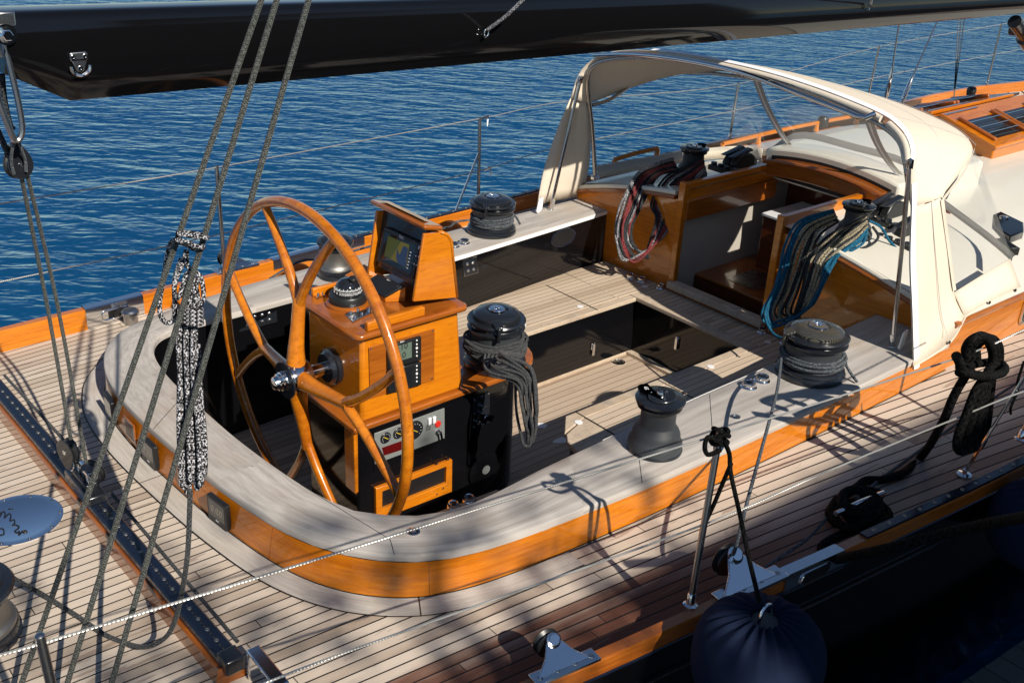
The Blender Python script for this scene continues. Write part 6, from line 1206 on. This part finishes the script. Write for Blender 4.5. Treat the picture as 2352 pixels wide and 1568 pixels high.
# engraved round plate on the aft deck
c = PZ((38, 1193), .0); t = thing('deck_plate', c, 'mirror polished round deck plate with engraved script on the aft deck', 'deck plate'); LZ('disc', [(.178, 0), (.178, .003), (.15, .004), (.148, .0035), (0, .0035)], c, 'mirror', t, 56)
for k in range(10): a = .3+2*math.pi*k/10; screw('screw', t, c+V((.164*math.cos(a), .164*math.sin(a), .0035)), (0, 0, 1), .007, .0015, 'steel')
def G7(a, b): return PZ(d7(a, b), .005)
m = MB()
for s in (((-60, 400), (-20, 385), (5, 400), (-5, 425), (20, 385), (35, 400), (30, 430), (60, 400), (75, 415), (68, 450), (95, 440), (100, 465), (85, 480), (110, 478), (130, 490), (120, 505), (100, 520), (118, 530), (132, 520), (128, 545), (150, 520), (175, 515), (187, 522), (170, 530), (150, 525)), ((-80, 450), (-40, 440), (-20, 470), (-10, 500), (20, 505), (25, 540), (-10, 545), (-40, 520)), ((60, 365), (75, 372), (85, 366))):
    m.tube(cat([G7(*q) for q in s], 4), .0028, 5, flat=.4)
m.build('script', M_['ink'], t, 0)
# ------------------------------------------------------------------ unseen shed added to shade the starboard side, and trees (behind and right of the camera)
shed = thing('shade_shed', (7, -9, -.9), 'unseen dark boarded shed added behind the camera to cast shade', 'shed'); SM = plain('tarred_boards', (.035, .033, .03), .8, var=.3, vs=3)
SH = 6.62
m = MB(); m.box((10.5, -9, SH/2-.45), (17.0, 5, SH+.9)); m.build('wall', SM, shed, 0)
m = MB(); m.prism([(1.8, -6.35, SH), (1.8, -11.6, SH), (1.8, -9, SH+1.3)], (17.5, 0, 0)); m.build('roof', SM, shed, 0)
LEAF = plain('leaves', (.045, .085, .02), .6, var=.4, vs=9); BARK = plain('bark', (.09, .07, .05), .9, var=.3, bump=.5, bscale=30)
def tree(x, y, h, label, seed, n=1500, cr=2.0):
    rs = random.Random(seed); t = thing('tree', (x, y, -.9), label, 'tree', 'trees behind the camera'); m = MB(); m.tube(cat([(x, y, -.9), (x+.1, y, h*.4), (x-.1, y+.1, h*.75), (x, y, h)], 5), [.2-.011*k for k in range(16)], 10)
    cl_ = []
    for k in range(22):
        a, e = rs.uniform(0, 6.28), rs.uniform(-.6, 1); q = V((x+cr*math.cos(a)*rs.uniform(.3, 1), y+cr*math.sin(a)*rs.uniform(.3, 1), h-.6+e*cr*.8)); cl_.append((q, rs.uniform(.35, .7))); m.tube([(x, y, h*.6), q], [.05, .015], 6)
    m.build('trunk', BARK, t); m = MB()
    for k in range(n):
        q, r = rs.choice(cl_); p = q+V((rs.gauss(0, r*.55), rs.gauss(0, r*.55), rs.gauss(0, r*.45))); u = V((rs.uniform(-1, 1), rs.uniform(-1, 1), rs.uniform(-1, 1))).normalized(); w_ = u.cross(V((rs.uniform(-1, 1), rs.uniform(-1, 1), rs.uniform(-1, 1)))).normalized(); s = rs.uniform(.06, .11)
        m.add([p-u*s, p+w_*s*.5, p+u*s, p-w_*s*.5], [(0, 1, 2, 3)])
    m.build('crown', LEAF, t, 0)
tree(-1.6, -7.5, 7.2, 'sparse tree on the quay behind the camera, left one', 3, 700, 1.6)
tree(1.0, -7.3, 7.5, 'sparse tree on the quay behind the camera, between left tree and shed', 12, 520, 1.3)
